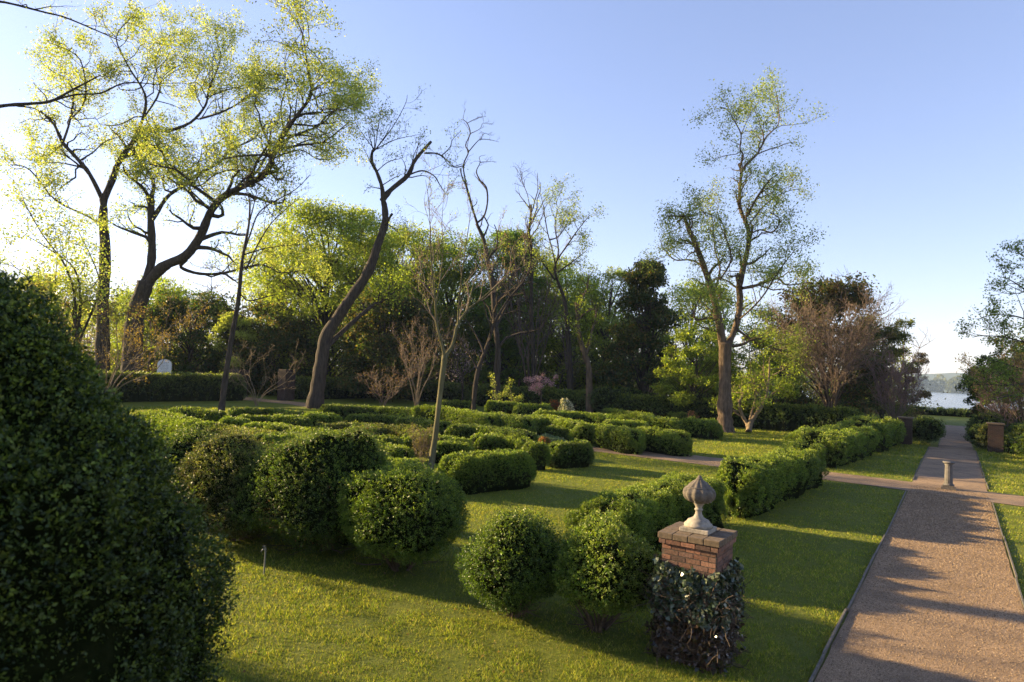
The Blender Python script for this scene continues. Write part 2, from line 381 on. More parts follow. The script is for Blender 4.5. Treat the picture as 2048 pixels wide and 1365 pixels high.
def hedge(label, pts, wid, h, pal=PAL_BOX, lump=1.0, cat='hedge', group=None, name='box_hedge', lf=None, dens=1.0, clump=0.5, cols=None, amp=.14):
    P = np.array([p[:2] for p in pts], float)
    d = np.r_[0, np.cumsum(np.linalg.norm(np.diff(P, axis=0), axis=1))]
    # extend by half width so that ends round off
    c = P.mean(0); lf = lf or seg(c); L = d[-1]
    o3 = np.array([c[0], c[1], 0.0])
    ns = max(int(L / 0.25), 6); nph = 14
    s = np.linspace(min(.14, L * .1), L - min(.14, L * .1), ns); ph = np.linspace(0, math.pi, nph)
    SS, PP = np.meshgrid(s, ph, indexing='ij'); Q, nr = hedge_surface(P, d, wid, h, SS.ravel(), PP.ravel(), lump)
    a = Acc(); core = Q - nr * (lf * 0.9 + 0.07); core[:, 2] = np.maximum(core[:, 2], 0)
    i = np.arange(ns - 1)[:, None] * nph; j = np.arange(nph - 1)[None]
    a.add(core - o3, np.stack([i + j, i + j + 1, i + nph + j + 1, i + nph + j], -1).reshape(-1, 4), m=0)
    a.add(core[:nph] - o3, [list(q) for q in [(k, k + 1, nph - 2 - k, nph - 1 - k) for k in range(nph // 2 - 1)]], m=0)
    a.add(core[-nph:] - o3, [list(q) for q in [(k, nph - 1 - k, nph - 2 - k, k + 1) for k in range(nph // 2 - 1)]], m=0)
    area = L * (wid + 1.9 * h) + wid * h * 1.5
    n = int(area / (0.42 * lf * lf) * 2.1 * dens)
    endb = rng.random(n) < min(0.5, wid * 1.2 / (L + wid))
    ss = rng.uniform(0, L, n); ss = np.where(endb, np.where(rng.random(n) < .5, rng.random(n) ** 2.6 * wid * 0.55, L - rng.random(n) ** 2.6 * wid * 0.55), ss)
    Q, nr = hedge_surface(P, d, wid, h, np.clip(ss, 0, L), rng.uniform(0.0, math.pi, n), lump)
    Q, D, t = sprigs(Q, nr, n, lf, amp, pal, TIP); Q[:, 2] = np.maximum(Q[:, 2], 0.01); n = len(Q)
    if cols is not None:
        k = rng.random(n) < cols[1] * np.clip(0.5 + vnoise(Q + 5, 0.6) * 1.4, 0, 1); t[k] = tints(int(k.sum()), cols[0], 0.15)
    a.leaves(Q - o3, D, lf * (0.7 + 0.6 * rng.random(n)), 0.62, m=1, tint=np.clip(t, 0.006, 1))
    ob = a.build(name, [M_CORE, M_BOX]); ob.location = o3
    return tag(ob, label, cat, group)

def bush_pts(dirs, c, rx, ry, h, lump, sh):
    """lumpy egg standing on the ground with an undercut foot"""
    z = dirs[:, 2]; low = np.clip(-z, 0, 1); cut = 1 - 0.40 * low ** 1.8
    hc = h * sh
    Q = np.stack([dirs[:, 0] * rx * cut, dirs[:, 1] * ry * cut, np.where(z > 0, z * (h - hc), z * hc * 0.96)], 1)
    base = Q + c + np.array([0, 0, hc])
    dsp = lump * (0.21 * vnoise(base, 0.8) + 0.13 * vnoise(base + 40, 0.42) + 0.05 * vnoise(base + 80, 0.15))
    return base + dirs * dsp[:, None]

def bush(label, c, rx, ry, h, pal=PAL_BOX, lump=1.0, lf=None, dens=1.0, sh=0.48, group=None, stems=True, name='box_bush', cat='bush', patch=None, front=False):
    c = np.array([c[0], c[1], 0.0]); lf = lf or seg(c)
    e = empty(name, c, label, cat, group)
    m, k = 26, 18
    th = np.linspace(0, 2 * math.pi, m, endpoint=False); ph = np.linspace(-math.pi / 2, math.pi / 2, k)
    TT, PP = np.meshgrid(th, ph, indexing='ij'); D = np.stack([np.cos(TT) * np.cos(PP), np.sin(TT) * np.cos(PP), np.sin(PP)], -1).reshape(-1, 3)
    S_ = bush_pts(D, c, rx, ry, h, lump, sh) - D * (lf + 0.11)
    a = Acc(); i = np.arange(m)[:, None] * k; i2 = (np.arange(m)[:, None] + 1) % m * k; j = np.arange(k - 1)[None]
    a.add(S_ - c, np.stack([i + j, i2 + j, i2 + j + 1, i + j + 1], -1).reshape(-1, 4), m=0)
    area = 4 * math.pi * ((rx * ry) ** 0.8 + (rx * h / 2) ** 0.8 + (ry * h / 2) ** 0.8) / 3 * 1.0
    n = int(area / (0.42 * lf * lf) * 1.9 * dens)
    D = rng.normal(size=(n, 3)); D /= np.linalg.norm(D, axis=1)[:, None]; D = D[D[:, 2] > -0.97 + (0 if front else 0.3) * rng.random(n)[:len(D)]]
    if front: D = D[(D @ np.array([.73, -.68, 0]) > -.4) | (rng.random(len(D)) < .12)]
    n = len(D)
    Q = bush_pts(D, c, rx, ry, h, lump, sh)
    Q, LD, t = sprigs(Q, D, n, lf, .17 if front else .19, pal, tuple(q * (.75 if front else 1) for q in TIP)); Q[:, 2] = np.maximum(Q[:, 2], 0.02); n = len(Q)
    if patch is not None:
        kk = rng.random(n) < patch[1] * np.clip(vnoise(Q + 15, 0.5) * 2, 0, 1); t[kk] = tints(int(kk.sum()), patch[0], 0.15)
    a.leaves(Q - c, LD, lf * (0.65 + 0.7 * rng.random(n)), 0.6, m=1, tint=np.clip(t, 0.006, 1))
    a.build('foliage', [M_CORE, M_BOX], e)
    if stems:
        b = Acc()
        for q in range(16):
            an = rng.uniform(0, 6.28); x = np.array([math.cos(an), math.sin(an), 0])
            p0 = x * rx * 0.12; p1 = x * rx * 0.35 + UP * h * 0.18 + rng.normal(size=3) * .03; p2 = x * rx * 0.62 + UP * h * (0.3 + 0.15 * rng.random())
            b.tube([p0, (p0 + p1) / 2 + rng.normal(size=3) * .02, p1, p2], [0.028, 0.022, 0.016, 0.006], 5)
        for q in range(14):
            an = rng.uniform(0, 6.28); x = np.array([math.cos(an), math.sin(an), 0])
            b.tube([x * rx * .3 + UP * .12, x * rx * .55 + UP * (.1 + .1 * rng.random()), x * rx * .72 + UP * (0.1 + 0.25 * rng.random())], [0.009, 0.006, 0.003], 4)
        b.build('stem', [M_BARKW], e)
    return e

# --- the big blurred bush beside the camera
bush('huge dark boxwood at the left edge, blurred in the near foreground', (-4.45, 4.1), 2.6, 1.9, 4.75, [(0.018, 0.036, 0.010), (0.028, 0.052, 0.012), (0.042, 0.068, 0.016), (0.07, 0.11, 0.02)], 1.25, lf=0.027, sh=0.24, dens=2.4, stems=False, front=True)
# --- free-standing bushes of the near row
def gbush(label, px, py, rx, ry, h, **k):
    p = G(px, py); return bush(label, p + np.array([0, ry * 0.55, 0]), rx, ry, h, **k)
NG = 'rounded boxwoods in the near row'
gbush('largest ball-shaped boxwood, bare twigs at its foot, right of the darker pair', 790, 1160, 1.32, 1.2, 2.05, group=NG, sh=0.52, lump=1.0)
gbush('upright egg-shaped boxwood between the large rounded one and the ragged one by the urn pillar', 1030, 1250, 0.76, 0.75, 1.72, group=NG, sh=0.45, pal=PAL_DARK + PAL_BOX[:3])
gbush('ragged light green boxwood directly left of the ivy-covered urn pillar', 1205, 1283, 0.80, 0.78, 1.62, group=NG, sh=0.5, lump=1.3, pal=PAL_BOX + [(0.16, 0.20, 0.04)])
gbush('broad dark domed boxwood left of the ball-shaped one, reddish patch low down', 618, 1120, 1.85, 1.6, 2.55, group=NG, sh=0.36, lump=1.1, pal=PAL_DARK + PAL_BOX[:3], patch=([(0.22, 0.10, 0.05), (0.12, 0.10, 0.04)], 0.12))
gbush('olive brown boxwood leftmost of the near row beside the blurred foreground bush', 445, 1095, 1.42, 1.3, 2.3, group=NG, sh=0.36, pal=PAL_OLIVE, lump=1.0)
gbush('dark boxwood half hidden between the olive brown one and the blurred foreground bush', 345, 1030, 1.4, 1.2, 2.0, sh=.36, group=NG, pal=PAL_DARK + PAL_BOX[:1])

# --- tall lumpy hedge beside the main path
HG = 'lumpy tall boxwood hedge along the main path'
def clumphedge(label, a, b, n, r, h, **k):
    P = [np.array(a) + (np.array(b) - np.array(a)) * i / (n - 1) for i in range(n)]
    return hedge(label, P, r, h, lump=1.9, group=HG, clump=1, **k)
clumphedge('lumpy boxwood hedge directly behind the stone urn', W(12.2, 6.15), W(18.6, 5.75), 4, 1.45, 1.35)
clumphedge('lumpy boxwood hedge right of the urn, ending at the gravel cross path', W(19.6, 5.35), W(30.0, 5.0), 5, 1.35, 1.45)
clumphedge('broad boxwood hedge just beyond the cross path, with a long flat domed top', W(34.6, 5.9), W(44.5, 5.1), 4, 2.9, 1.55)
clumphedge('distant boxwood hedge running up to the dark brick gate pier', W(45.0, 5.2), W(54.5, 4.2), 4, 2.7, 1.75)
bush('rounded boxwood between the left brick gate pier and the gravel path', W(56.5, 1.95), 1.2, 1.2, 2.0, pal=PAL_DARK, stems=False)
bush('dark rounded boxwood right of the path beside the right gate pier', W(56.3, -1.55), 0.95, 0.95, 1.7, pal=PAL_DARK, stems=False)
bush('second dark boxwood beyond the right gate pier near the bare pinkish shrub', W(63, -1.9), 1.3, 1.3, 2.4, pal=PAL_DARK, stems=False)
bush('brownish boxwood hugging the right brick gate pier, lit on its left', W(54.6, -1.55), 0.35, 0.3, 1.75, pal=PAL_OLIVE, stems=False)
hedge('dark boxwood hedge right of the right gate pier at the frame edge', [W(54.8, -2.6), W(54.8, -12)], 1.6, 1.85, PAL_DARK, 1.4)
bush('light green boxwood cut by the right frame edge in front of the dark hedge', W(50.5, -3.7), 0.9, 0.9, 1.5, stems=False)

# --- parterre of low clipped hedges: top line in photo pixels, width, height
PG = 'low clipped box hedges of the parterre'
ROWS = [
 ('low box hedge row farthest left at the back, beside the leaning dark slim tree', [(350, 817), (438, 824)], 1.3, .9),
 ('low box hedge right behind the foot of the leaning dark slim tree', [(470, 818), (545, 818), (628, 829)], 1.2, .8),
 ('long box hedge in front of the leaning dark slim tree, second row from back', [(482, 832), (540, 832), (612, 838)], 1.2, .9),
 ('small round box lump right of the leaning slim tree foot', [(452, 836), (490, 838)], 1.3, .9),
 ('pair of box lumps below the thick forked leaning tree', [(608, 828), (672, 828)], 1.5, 1.0),
 ('dark low box hedge right of the thick leaning tree, last row', [(650, 812), (740, 813), (850, 822)], 1.4, .9),
 ('dark box hedge left of the brighter tall block, in the second last row', [(705, 829), (800, 834), (885, 847)], 1.5, .9),
 ('bright tall box block left of centre, behind the slim foreground tree', [(838, 812), (900, 817), (982, 832)], 1.5, 1.2),
 ('left long bright box hedge sloping down to the right in the third row', [(500, 845), (560, 850), (622, 862)], 1.2, .9),
 ('thin brown-topped box hedge in mid parterre left of the slim tree', [(640, 847), (700, 845), (765, 849), (870, 862)], .9, .7),
 ('second thin brown-topped hedge lower in mid parterre left of the slim tree', [(715, 857), (780, 855), (850, 868)], .9, .6),
 ('longest bright box hedge of the parterre, running down behind the dark domed bush', [(545, 852), (620, 858), (700, 866), (790, 876)], 1.3, .9),
 ('tall box block at the left beside the blurred foreground bush', [(302, 824), (345, 834), (405, 847)], 1.7, 1.3),
 ('lower box block left, just above the olive brown bush', [(412, 852), (470, 855), (530, 866)], 1.7, 1.2),
 ('box block directly behind the top of the dark domed bush', [(522, 872), (580, 866), (650, 874)], 1.5, 1.2),
 ('box hedge descending right of the domed bush top', [(620, 862), (700, 878), (760, 884)], 1.2, 1.0),
 ('box hedge block left of the dry shrub, upper one', [(712, 886), (760, 888), (808, 897)], 1.2, .95),
 ('box block above the large rounded bush, left of the dry shrub', [(735, 916), (770, 912), (825, 921)], 1.1, .9),
 ('thin box strip just behind the block above the large rounded bush', [(705, 905), (770, 903)], .8, .8),
 ('upper short box hedge crossing behind the slim foreground tree', [(812, 872), (870, 872), (934, 876)], 1.0, .8),
 ('lower short box hedge right of the slim foreground tree trunk', [(872, 884), (938, 887)], 1.0, .8),
 ('big front box hedge immediately right of the slim foreground tree', [(912, 911), (960, 907), (1038, 903)], 1.6, 1.1),
 ('yellowish box row behind the big front hedge, right of slim tree', [(955, 873), (1005, 872), (1052, 880)], 1.1, .8),
 ('upright box lump beside the reddish shrub at the lawn corner', [(1060, 886), (1085, 886)], 1.1, 1.0),
 ('dark twin-lobed box bush at the corner where cross path meets the lawn', [(1108, 884), (1168, 882)], 1.2, 1.1),
 ('long dark box hedge at the centre left of the silver plants', [(905, 848), (960, 851), (1058, 866)], 1.3, 1.0),
 ('small dark box strip above the long dark centre hedge', [(962, 843), (1010, 845)], 1.0, .8),
 ('box hedge behind the long dark one, joining the bright block', [(985, 828), (1055, 838)], 1.5, 1.2),
 ('flat box strip in the last row behind the bright block', [(880, 803), (945, 804)], 1.2, .8),
 ('bright box block in the last row left of the pink tree', [(982, 803), (1034, 806)], 1.7, 1.1),
 ('bright box block in the last row below the pink tree', [(1038, 808), (1096, 810)], 1.6, 1.1),
 ('box hedge row starting right of centre in the third row from back', [(1052, 836), (1100, 833), (1152, 845)], 1.5, 1.1),
 ('long thin box hedge below the white flowering bush', [(1075, 824), (1160, 825), (1252, 834)], 1.1, .8),
 ('thick front box hedge left of the cross path, right half of the parterre', [(1158, 848), (1200, 850), (1268, 862)], 1.7, 1.2),
 ('straight box hedge behind the thick front one', [(1212, 841), (1292, 845)], 1.3, 1.0),
 ('two-lobed front box clump right of the thick front hedge', [(1282, 856), (1362, 866)], 1.8, 1.2),
 ('rounded box hedge top behind the two-lobed front clump', [(1295, 835), (1352, 840)], 1.4, 1.0),
 ('large box block left of the big warm trunk', [(1372, 838), (1430, 842)], 1.9, 1.25),
 ('box strip in the back right quarter, left part', [(1215, 819), (1300, 830)], 1.3, .9),
 ('box strip in the back right quarter, right part', [(1312, 819), (1372, 828)], 1.3, .9),
 ('short box lump right of the white flowering bush', [(1160, 806), (1210, 812)], 1.3, .9),
 ('tiny far box strip behind the white flowering bush', [(1112, 801), (1158, 803)], 1.2, .9),
 ('low box hedge joining the small dark bush and the silver plants', [(1128, 858), (1148, 860)], 1.0, .7),
 ('small dark round box beside the silver plants', [(1095, 852), (1135, 855)], 1.2, .8),
]
for lab, pts, wd, h in ROWS:
    wd *= .9; h *= 1.0 if pts[0][0] > 1100 else 1.1
    P = [G(x, y, h) for x, y in pts]; c = np.mean([p[:2] for p in P], 0); D = math.hypot(*c)
    e0 = P[0] - P[1]; e0 /= np.linalg.norm(e0); e1 = P[-1] - P[-2]; e1 /= np.linalg.norm(e1)
    P = [P[0] + e0 * wd * .3] + P[1:-1] + [P[-1] + e1 * wd * .3]
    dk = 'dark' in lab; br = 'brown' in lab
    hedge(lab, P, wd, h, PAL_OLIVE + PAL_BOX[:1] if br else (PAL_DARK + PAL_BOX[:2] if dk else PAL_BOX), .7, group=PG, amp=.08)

# --- tall enclosing hedges at the far sides
EG = 'tall clipped hedges enclosing the garden'
PAL_FAR = [(0.035, 0.06, 0.018), (0.055, 0.085, 0.022), (0.075, 0.10, 0.03)]
hedge('tall clipped hedge at far left, below the white arched tablet', [W(14, 60.5), W(39.6, 59.5)], 2.2, 2.5, PAL_FAR, .7, group=EG)
hedge('tall clipped hedge right of the brick pier, behind the thick leaning tree', [W(45.6, 60), W(57, 60.5), W(60, 58), W(60, 47)], 2.2, 2.35, PAL_FAR, .8, group=EG)
hedge('tall dark hedge behind the pink flowering tree', [W(60, 46), W(60, 30)], 2.4, 2.3, PAL_DARK, 1.2, group=EG)
hedge('tall dark hedge behind the big warm trunk, reaching the multi-stemmed bare tree', [W(60, 29), W(58.5, 6)], 2.2, 2.2, PAL_DARK, .9, group=EG)
bush('dark domed evergreen shrub left of the yellow-green leaning tree', AT(1235, 790, 66), 3.0, 2.2, 3.0, PAL_DARK, stems=False)
bush('dark domed shrub right of the yellow-green leaning tree foot', AT(1395, 800, 61), 2.2, 2.0, 2.5, PAL_DARK, stems=False)
hedge('low hedge form standing in for dark shade across the far lawn by the river', [W(121, 12), W(121, -10)], 1.6, 1.1, PAL_DARK, .3)  # hedge form stands in for a dark band of shade on the lawn

# ------------------------------------------------------------ trees
def smoothline(P, k=4):
    P = np.asarray(P, float); n = len(P)
    if n < 3: return P
    out = []
    for i in range(n - 1):
        p0 = P[max(i - 1, 0)]; p1 = P[i]; p2 = P[i + 1]; p3 = P[min(i + 2, n - 1)]
        for q in range(k):
            t = q / k; out.append(0.5 * ((2 * p1) + (-p0 + p2) * t + (2 * p0 - 5 * p1 + 4 * p2 - p3) * t * t + (-p0 + 3 * p1 - 3 * p2 + p3) * t ** 3))
    out.append(P[-1]); return np.array(out)

def wiggle(p0, d, L, n, wig, up, r0_, r1_):
    """crooked branch from p0"""
    P = [p0]; d = d / (np.linalg.norm(d) + 1e-9); st = L / n
    for i in range(n):
        d = d + rng.normal(size=3) * wig + UP * up; d /= np.linalg.norm(d); P.append(P[-1] + d * st)
    return np.array(P), np.linspace(r0_, r1_, n + 1)

class Tree:
    def __init__(s, label, base, cat='tree', name='tree', bark=None, leafm=None, group=None, twig=None):
        s.base = np.array([base[0], base[1], 0.0]); s.e = empty(name, s.base, label, cat, group)
        s.a = Acc(); s.l = Acc(); s.bark = bark or M_BARK; s.twig = twig or s.bark; s.leafm = leafm or M_LEAF; s.tips = []
        s.limbs = []
    def limb(s, P, r, n=8, k=4):
        P = smoothline(P, k); r = np.interp(np.linspace(0, 1, len(P)), np.linspace(0, 1, len(r)), r)
        w_ = np.concatenate([vnoise(P[:, [0, 1, 2]] + 3, 2.2)[:, None], vnoise(P + 19, 2.2)[:, None], 0 * r[:, None]], 1) * 0.25 * np.linspace(0, 1, len(P))[:, None] * min(1, r[0] * 2)
        s.a.tube(P + w_ - s.base, r * (1 + .07 * rng.normal(size=len(r))), n); s.limbs.append((P, r)); return P
    def grow(s, parents, num, ratio, ang, wig=0.28, up=0.06, t0=0.3, rf=0.6, npt=6, sides=5, Lmin=0.4, Lmax=9, m=0, dirbias=None, rmin=0.012, per_m=None):
        out = []
        for P, r in parents:
            d = np.r_[0, np.cumsum(np.linalg.norm(np.diff(P, axis=0), axis=1))]; L = d[-1]
            k = num if per_m is None else max(1, int(round(L * per_m)))
            for q in range(k):
                t = t0 + (1 - t0) * (q + rng.random()) / k; sx = t * L
                p = np.array([np.interp(sx, d, P[:, c]) for c in range(3)]); rr = np.interp(sx, d, r)
                j = min(max(np.searchsorted(d, sx) - 1, 0), len(P) - 2); T_ = P[j + 1] - P[j]; T_ /= np.linalg.norm(T_) + 1e-9
                az = rng.normal(size=3); az -= (az @ T_) * T_; az /= np.linalg.norm(az) + 1e-9
                an = ang * (0.7 + 0.6 * rng.random()); D = T_ * math.cos(an) + az * math.sin(an)
                if dirbias is not None: D = D + dirbias
                if D[2] < -0.35: D[2] *= -0.3
                ll = float(np.clip(L * ratio * (1.15 - 0.6 * t) * (0.6 + 0.8 * rng.random()), Lmin, Lmax))
                br = max(min(rr * rf, 0.05 * ll + 0.01), rmin)
                Q, q_r = wiggle(p, D, ll, npt, wig, up, br, max(br * 0.3, rmin * .7))
                s.a.tube(Q - s.base, q_r, sides, m=m, cap=False); out.append((Q, q_r))
        return out
    def leafout(s, twigs, n, spread, size, pal, t0=0.3, var=0.22, tintn=3.0, keep=None, droop=0.0, wd=0.5):
        C = []
        for P, r in twigs:
            t = t0 + (1 - t0) * rng.random(n); i = t * (len(P) - 1); a = np.floor(i).astype(int).clip(0, len(P) - 2); f = (i - a)[:, None]
            C.append(P[a] * (1 - f) + P[a + 1] * f)
        C = np.vstack(C); C = C + rng.normal(size=C.shape) * spread
        if keep is not None: C = C[keep(C)]
        C = C[C[:, 2] > 0.1]
        m_ = len(C); D = rng.normal(size=(m_, 3)); D[:, 2] -= droop
        t = tints(m_, pal, var) * (1 + 0.22 * vnoise(C + 7, tintn))[:, None]
        s.l.leaves(C - s.base, D, size * (0.6 + 0.8 * rng.random(m_)), wd, tint=np.clip(t, 0.01, 1))
    def done(s):
        s.a.build('trunk', [s.bark, s.twig], s.e, smooth=True)
        if s.l.n: s.l.build('crown', [s.leafm], s.e)
        return s.e

def px(pts, Y, dY=0.0):
    """pixel polyline set at depth Y with a real spread in depth"""
    n = len(pts); o = []
    for i, (x, y) in enumerate(pts): o.append(AT(x, y, Y + dY * i / max(n - 1, 1)))
    return np.array(o)
def pw(w_px, Y): return [q * (0.43 if q > 30 else 0.29 + .13 * q / 30) * Y / F for q in w_px]

PAL_SPRING = [(0.27, 0.31, 0.07), (0.34, 0.37, 0.10), (0.42, 0.42, 0.14), (0.20, 0.27, 0.05)]
PAL_SPRING2 = [(0.19, 0.25, 0.03), (0.25, 0.32, 0.045), (0.31, 0.35, 0.06)]
PAL_LOCUST = [(0.20, 0.25, 0.07), (0.25, 0.30, 0.08), (0.30, 0.32, 0.10), (0.16, 0.22, 0.06)]
PAL_MAG = [(0.045, 0.07, 0.022), (0.065, 0.09, 0.026), (0.13, 0.10, 0.035)]
PAL_BUD = [(0.22, 0.12, 0.07), (0.16, 0.09, 0.05), (0.26, 0.19, 0.07)]

# ---- great spreading trees at left
YA = 64
tr = Tree('huge spreading yellow-leaved tree at left, its long right limb rising to the picture top', AT(270, 760, YA))
b0 = tr.limb(np.vstack([[*AT(262, 760, YA)[:2], 0], px([(266, 700), (270, 640), (278, 600), (292, 565)], YA)]), pw([46, 40, 36, 34], YA), 12)
L = []
def L_(pts, wpx, dY=0, Y=YA, t=tr, n=8):
    t.limb(px(pts, Y, dY), pw(wpx, Y), n)
L_([(290, 570), (302, 530), (303, 470), (300, 420), (300, 395)], [24, 18, 17], 0)
L_([(300, 400), (308, 370), (292, 335), (270, 312), (262, 295)], [13, 9, 7], 5)
L_([(300, 400), (285, 375), (255, 350), (248, 335)], [11, 8, 5], -4)
L_([(305, 440), (330, 400), (350, 382), (375, 368), (395, 350), (440, 325), (462, 300), (505, 280), (520, 262)], [13, 11, 9, 6, 4], 8)
L_([(372, 370), (345, 350), (333, 330), (325, 305), (300, 290), (282, 295)], [9, 8, 6], -5)
L_([(285, 580), (325, 535), (372, 512), (402, 470), (420, 428), (440, 400), (480, 376), (530, 350), (548, 312), (566, 268), (598, 228), (620, 190), (620, 150), (612, 105), (604, 62), (592, 32)], [26, 24, 21, 19, 17, 16, 14, 11, 8, 6, 4, 3], -8)
L_([(618, 185), (655, 165), (700, 172), (735, 178)], [6, 4, 2], 4)
L_([(625, 200), (665, 185), (690, 205), (715, 218)], [5, 3, 2], -6)
L_([(568, 262), (562, 215), (575, 160), (550, 150)], [6, 4, 3], -6)
L_([(545, 318), (600, 300), (640, 320), (695, 310)], [6, 4, 2], 5)
L_([(372, 520), (362, 535), (400, 548), (450, 546), (520, 530), (560, 546), (612, 540)], [12, 10, 8, 5, 3], 3)
L_([(425, 425), (395, 395), (375, 375), (360, 340), (345, 310), (325, 300)], [8, 5, 3], 6)
L_([(540, 350), (470, 340), (430, 350), (400, 372), (370, 365)], [6, 4, 3], -4)
L1 = tr.grow(tr.limbs[1:], 4, 0.4, 0.95, wig=0.35, up=0.05, t0=0.35, npt=7, sides=5, Lmax=8, per_m=0.5)
L2 = tr.grow(L1 + tr.limbs[2:], 3, 0.45, 0.9, wig=0.38, up=0.03, t0=0.2, npt=6, sides=4, Lmin=2.0, Lmax=5.0, per_m=0.75, rmin=0.015)
L3 = tr.grow(L2, 3, 0.5, 0.8, wig=0.4, up=0.0, t0=0.3, npt=4, sides=3, Lmin=0.9, Lmax=2, rmin=0.014)
tr.leafout(L3, 54, 0.34, 0.21, PAL_SPRING, tintn=5, t0=.35); tr.leafout(L2, 16, .5, .2, PAL_SPRING, t0=.3); tr.done()

tr = Tree('tall yellow-leaved tree at far left with a straight dark trunk forking high up', AT(205, 760, 66))
def L_(pts, wpx, dY=0, Y=66, n=8): tr.limb(px(pts, Y, dY), pw(wpx, Y), n)
tr.limb(np.vstack([[*AT(205, 760, 66)[:2], 0], px([(205, 690), (206, 620), (208, 550), (210, 480), (207, 430), (207, 395)], 66)]), pw([34, 30, 27, 25, 22, 20], 66), 10)
L_([(207, 400), (225, 360), (236, 330), (262, 290), (290, 262), (330, 262)], [19, 16, 13, 9], 4)
L_([(330, 265), (380, 246), (410, 212), (418, 180), (440, 120), (433, 75), (430, 55)], [10, 8, 6, 4, 3], 5)
L_([(400, 238), (450, 222), (500, 190), (530, 150)], [7, 5, 3], -5)
L_([(412, 195), (455, 180), (500, 165), (525, 120)], [5, 4, 2], 6)
L_([(262, 290), (285, 240), (290, 190), (255, 130), (232, 75), (262, 35)], [11, 8, 6, 4, 3], -4)
L_([(285, 240), (320, 180), (310, 120), (340, 70)], [7, 5, 3], 7)
L_([(206, 402), (180, 350), (150, 312), (126, 285), (108, 250), (82, 222)], [14, 11, 9, 6], -3)
L_([(127, 287), (98, 310), (75, 305)], [7, 5, 3], 3)
L_([(126, 285), (140, 240), (146, 180), (120, 150)], [8, 6, 3], 6)
L_([(140, 240), (170, 200), (160, 120), (110, 90)], [6, 4, 3], -6)
L_([(207, 450), (170, 430), (110, 400), (60, 340), (20, 330)], [7, 5, 3], -5)
L1 = tr.grow(tr.limbs[1:], 4, 0.4, 0.95, wig=0.35, up=0.05, t0=0.3, npt=7, sides=5, Lmax=8, per_m=0.5)
L2 = tr.grow(L1 + tr.limbs[2:], 3, 0.45, 0.9, wig=0.38, up=0.03, t0=0.2, npt=6, sides=4, Lmin=2.0, Lmax=5.0, per_m=0.75, rmin=0.015)
L3 = tr.grow(L2, 3, 0.5, 0.8, wig=0.4, up=0.0, t0=0.3, npt=4, sides=3, Lmin=0.9, Lmax=2, rmin=0.014)
tr.leafout(L3, 54, 0.34, 0.21, PAL_SPRING, tintn=5, t0=.35); tr.leafout(L2, 16, .5, .2, PAL_SPRING, t0=.3); tr.done()

# off-frame tree whose dark branches enter at the top left
tr = Tree('tree left of the frame sending two bare dark branches in at the upper left corner', AT(-330, 760, 27))
tr.limb(np.vstack([[*AT(-330, 760, 27)[:2], 0], px([(-330, 600), (-320, 400), (-300, 200), (-290, 50), (-280, -120)], 27)]), [.45, .36, .28, .2], 10)
tr.limb(px([(-312, 300), (-180, 250), (-60, 228), (0, 213), (60, 208), (100, 203), (140, 182), (200, 150)], 27, 4), pw([18, 14, 12, 10, 8, 5], 27))
tr.limb(px([(95, 205), (150, 190), (200, 187), (250, 166), (320, 170)], 31), pw([7, 6, 5, 3], 30))
tr.limb(px([(-290, 60), (-150, -30), (-40, 0), (10, 5), (90, 25), (130, 35), (190, 60), (240, 82)], 27, 2), pw([11, 9, 7, 5, 3], 27))
L1 = tr.grow(tr.limbs[1:], 5, 0.22, 0.8, wig=0.3, t0=0.6, npt=6, sides=4, Lmin=1, Lmax=2.4, rmin=.008)
L2 = tr.grow(L1, 3, 0.5, 0.8, npt=4, sides=3, Lmin=.5, Lmax=1.2, rmin=.006)
tr.leafout(L2, 9, .16, .09, PAL_SPRING, tintn=3); tr.done()

# light understorey tree far left
tr = Tree('slender young tree at far left with thin curved stems and sparse yellow leaves', AT(150, 770, 50), name='young_tree')
for pts in ([(150, 700), (150, 600), (130, 530), (85, 470), (45, 400)], [(152, 700), (160, 610), (150, 540), (100, 500), (50, 470)], [(150, 650), (120, 600), (60, 560), (15, 520)], [(155, 700), (185, 620), (200, 560), (150, 450)], [(152, 680), (120, 640), (110, 570), (115, 520)]):
    tr.limb(np.vstack([[*AT(152, 770, 50)[:2], 0], px(pts, 50, rng.uniform(-4, 4))]), pw([9, 8, 6, 4, 2], 50), 6)
L2 = tr.grow(tr.limbs, 9, 0.3, 0.7, t0=0.35, npt=6, sides=4, Lmin=1.2, Lmax=3.5); L3 = tr.grow(L2, 4, .5, .8, npt=4, sides=3, Lmin=.6, Lmax=1.6)
tr.leafout(L3 + L2, 42, .45, .2, PAL_SPRING, t0=0); tr.done()

# ---- slender leaning dark tree
Y = 45
tr = Tree('slender dark tree leaning right, thin trunk rising from the left hedges, nearly leafless', G(441, 836), name='slender_tree')
tr.limb(np.vstack([G(441, 838), px([(448, 780), (458, 710), (470, 640), (480, 570), (487, 510), (497, 450), (500, 400)], Y)]), pw([18, 15, 14, 12, 10, 7, 5], Y))
tr.limb(px([(500, 405), (490, 370), (480, 330), (470, 310)], Y, 2), pw([4, 3, 2, 1], Y), 5)
tr.limb(px([(500, 440), (510, 400), (520, 360), (550, 300)], Y, -2), pw([5, 3, 2, 1], Y), 5)
tr.limb(px([(488, 505), (500, 470), (515, 430), (540, 408), (590, 380), (620, 350)], Y, 2), pw([6, 5, 4, 2], Y), 5)
tr.limb(px([(492, 540), (510, 500), (540, 450), (570, 420), (600, 395)], Y, -2), pw([6, 4, 3, 1], Y), 5)
tr.limb(px([(487, 510), (540, 495), (600, 490)], Y, 2), pw([5, 3, 2], Y), 5)
tr.limb(px([(480, 570), (440, 540), (410, 530)], Y, 2), pw([5, 3, 2], Y), 5)
tr.limb(px([(482, 590), (500, 602), (540, 592), (555, 590)], Y, -1), pw([5, 4, 2], Y), 5)
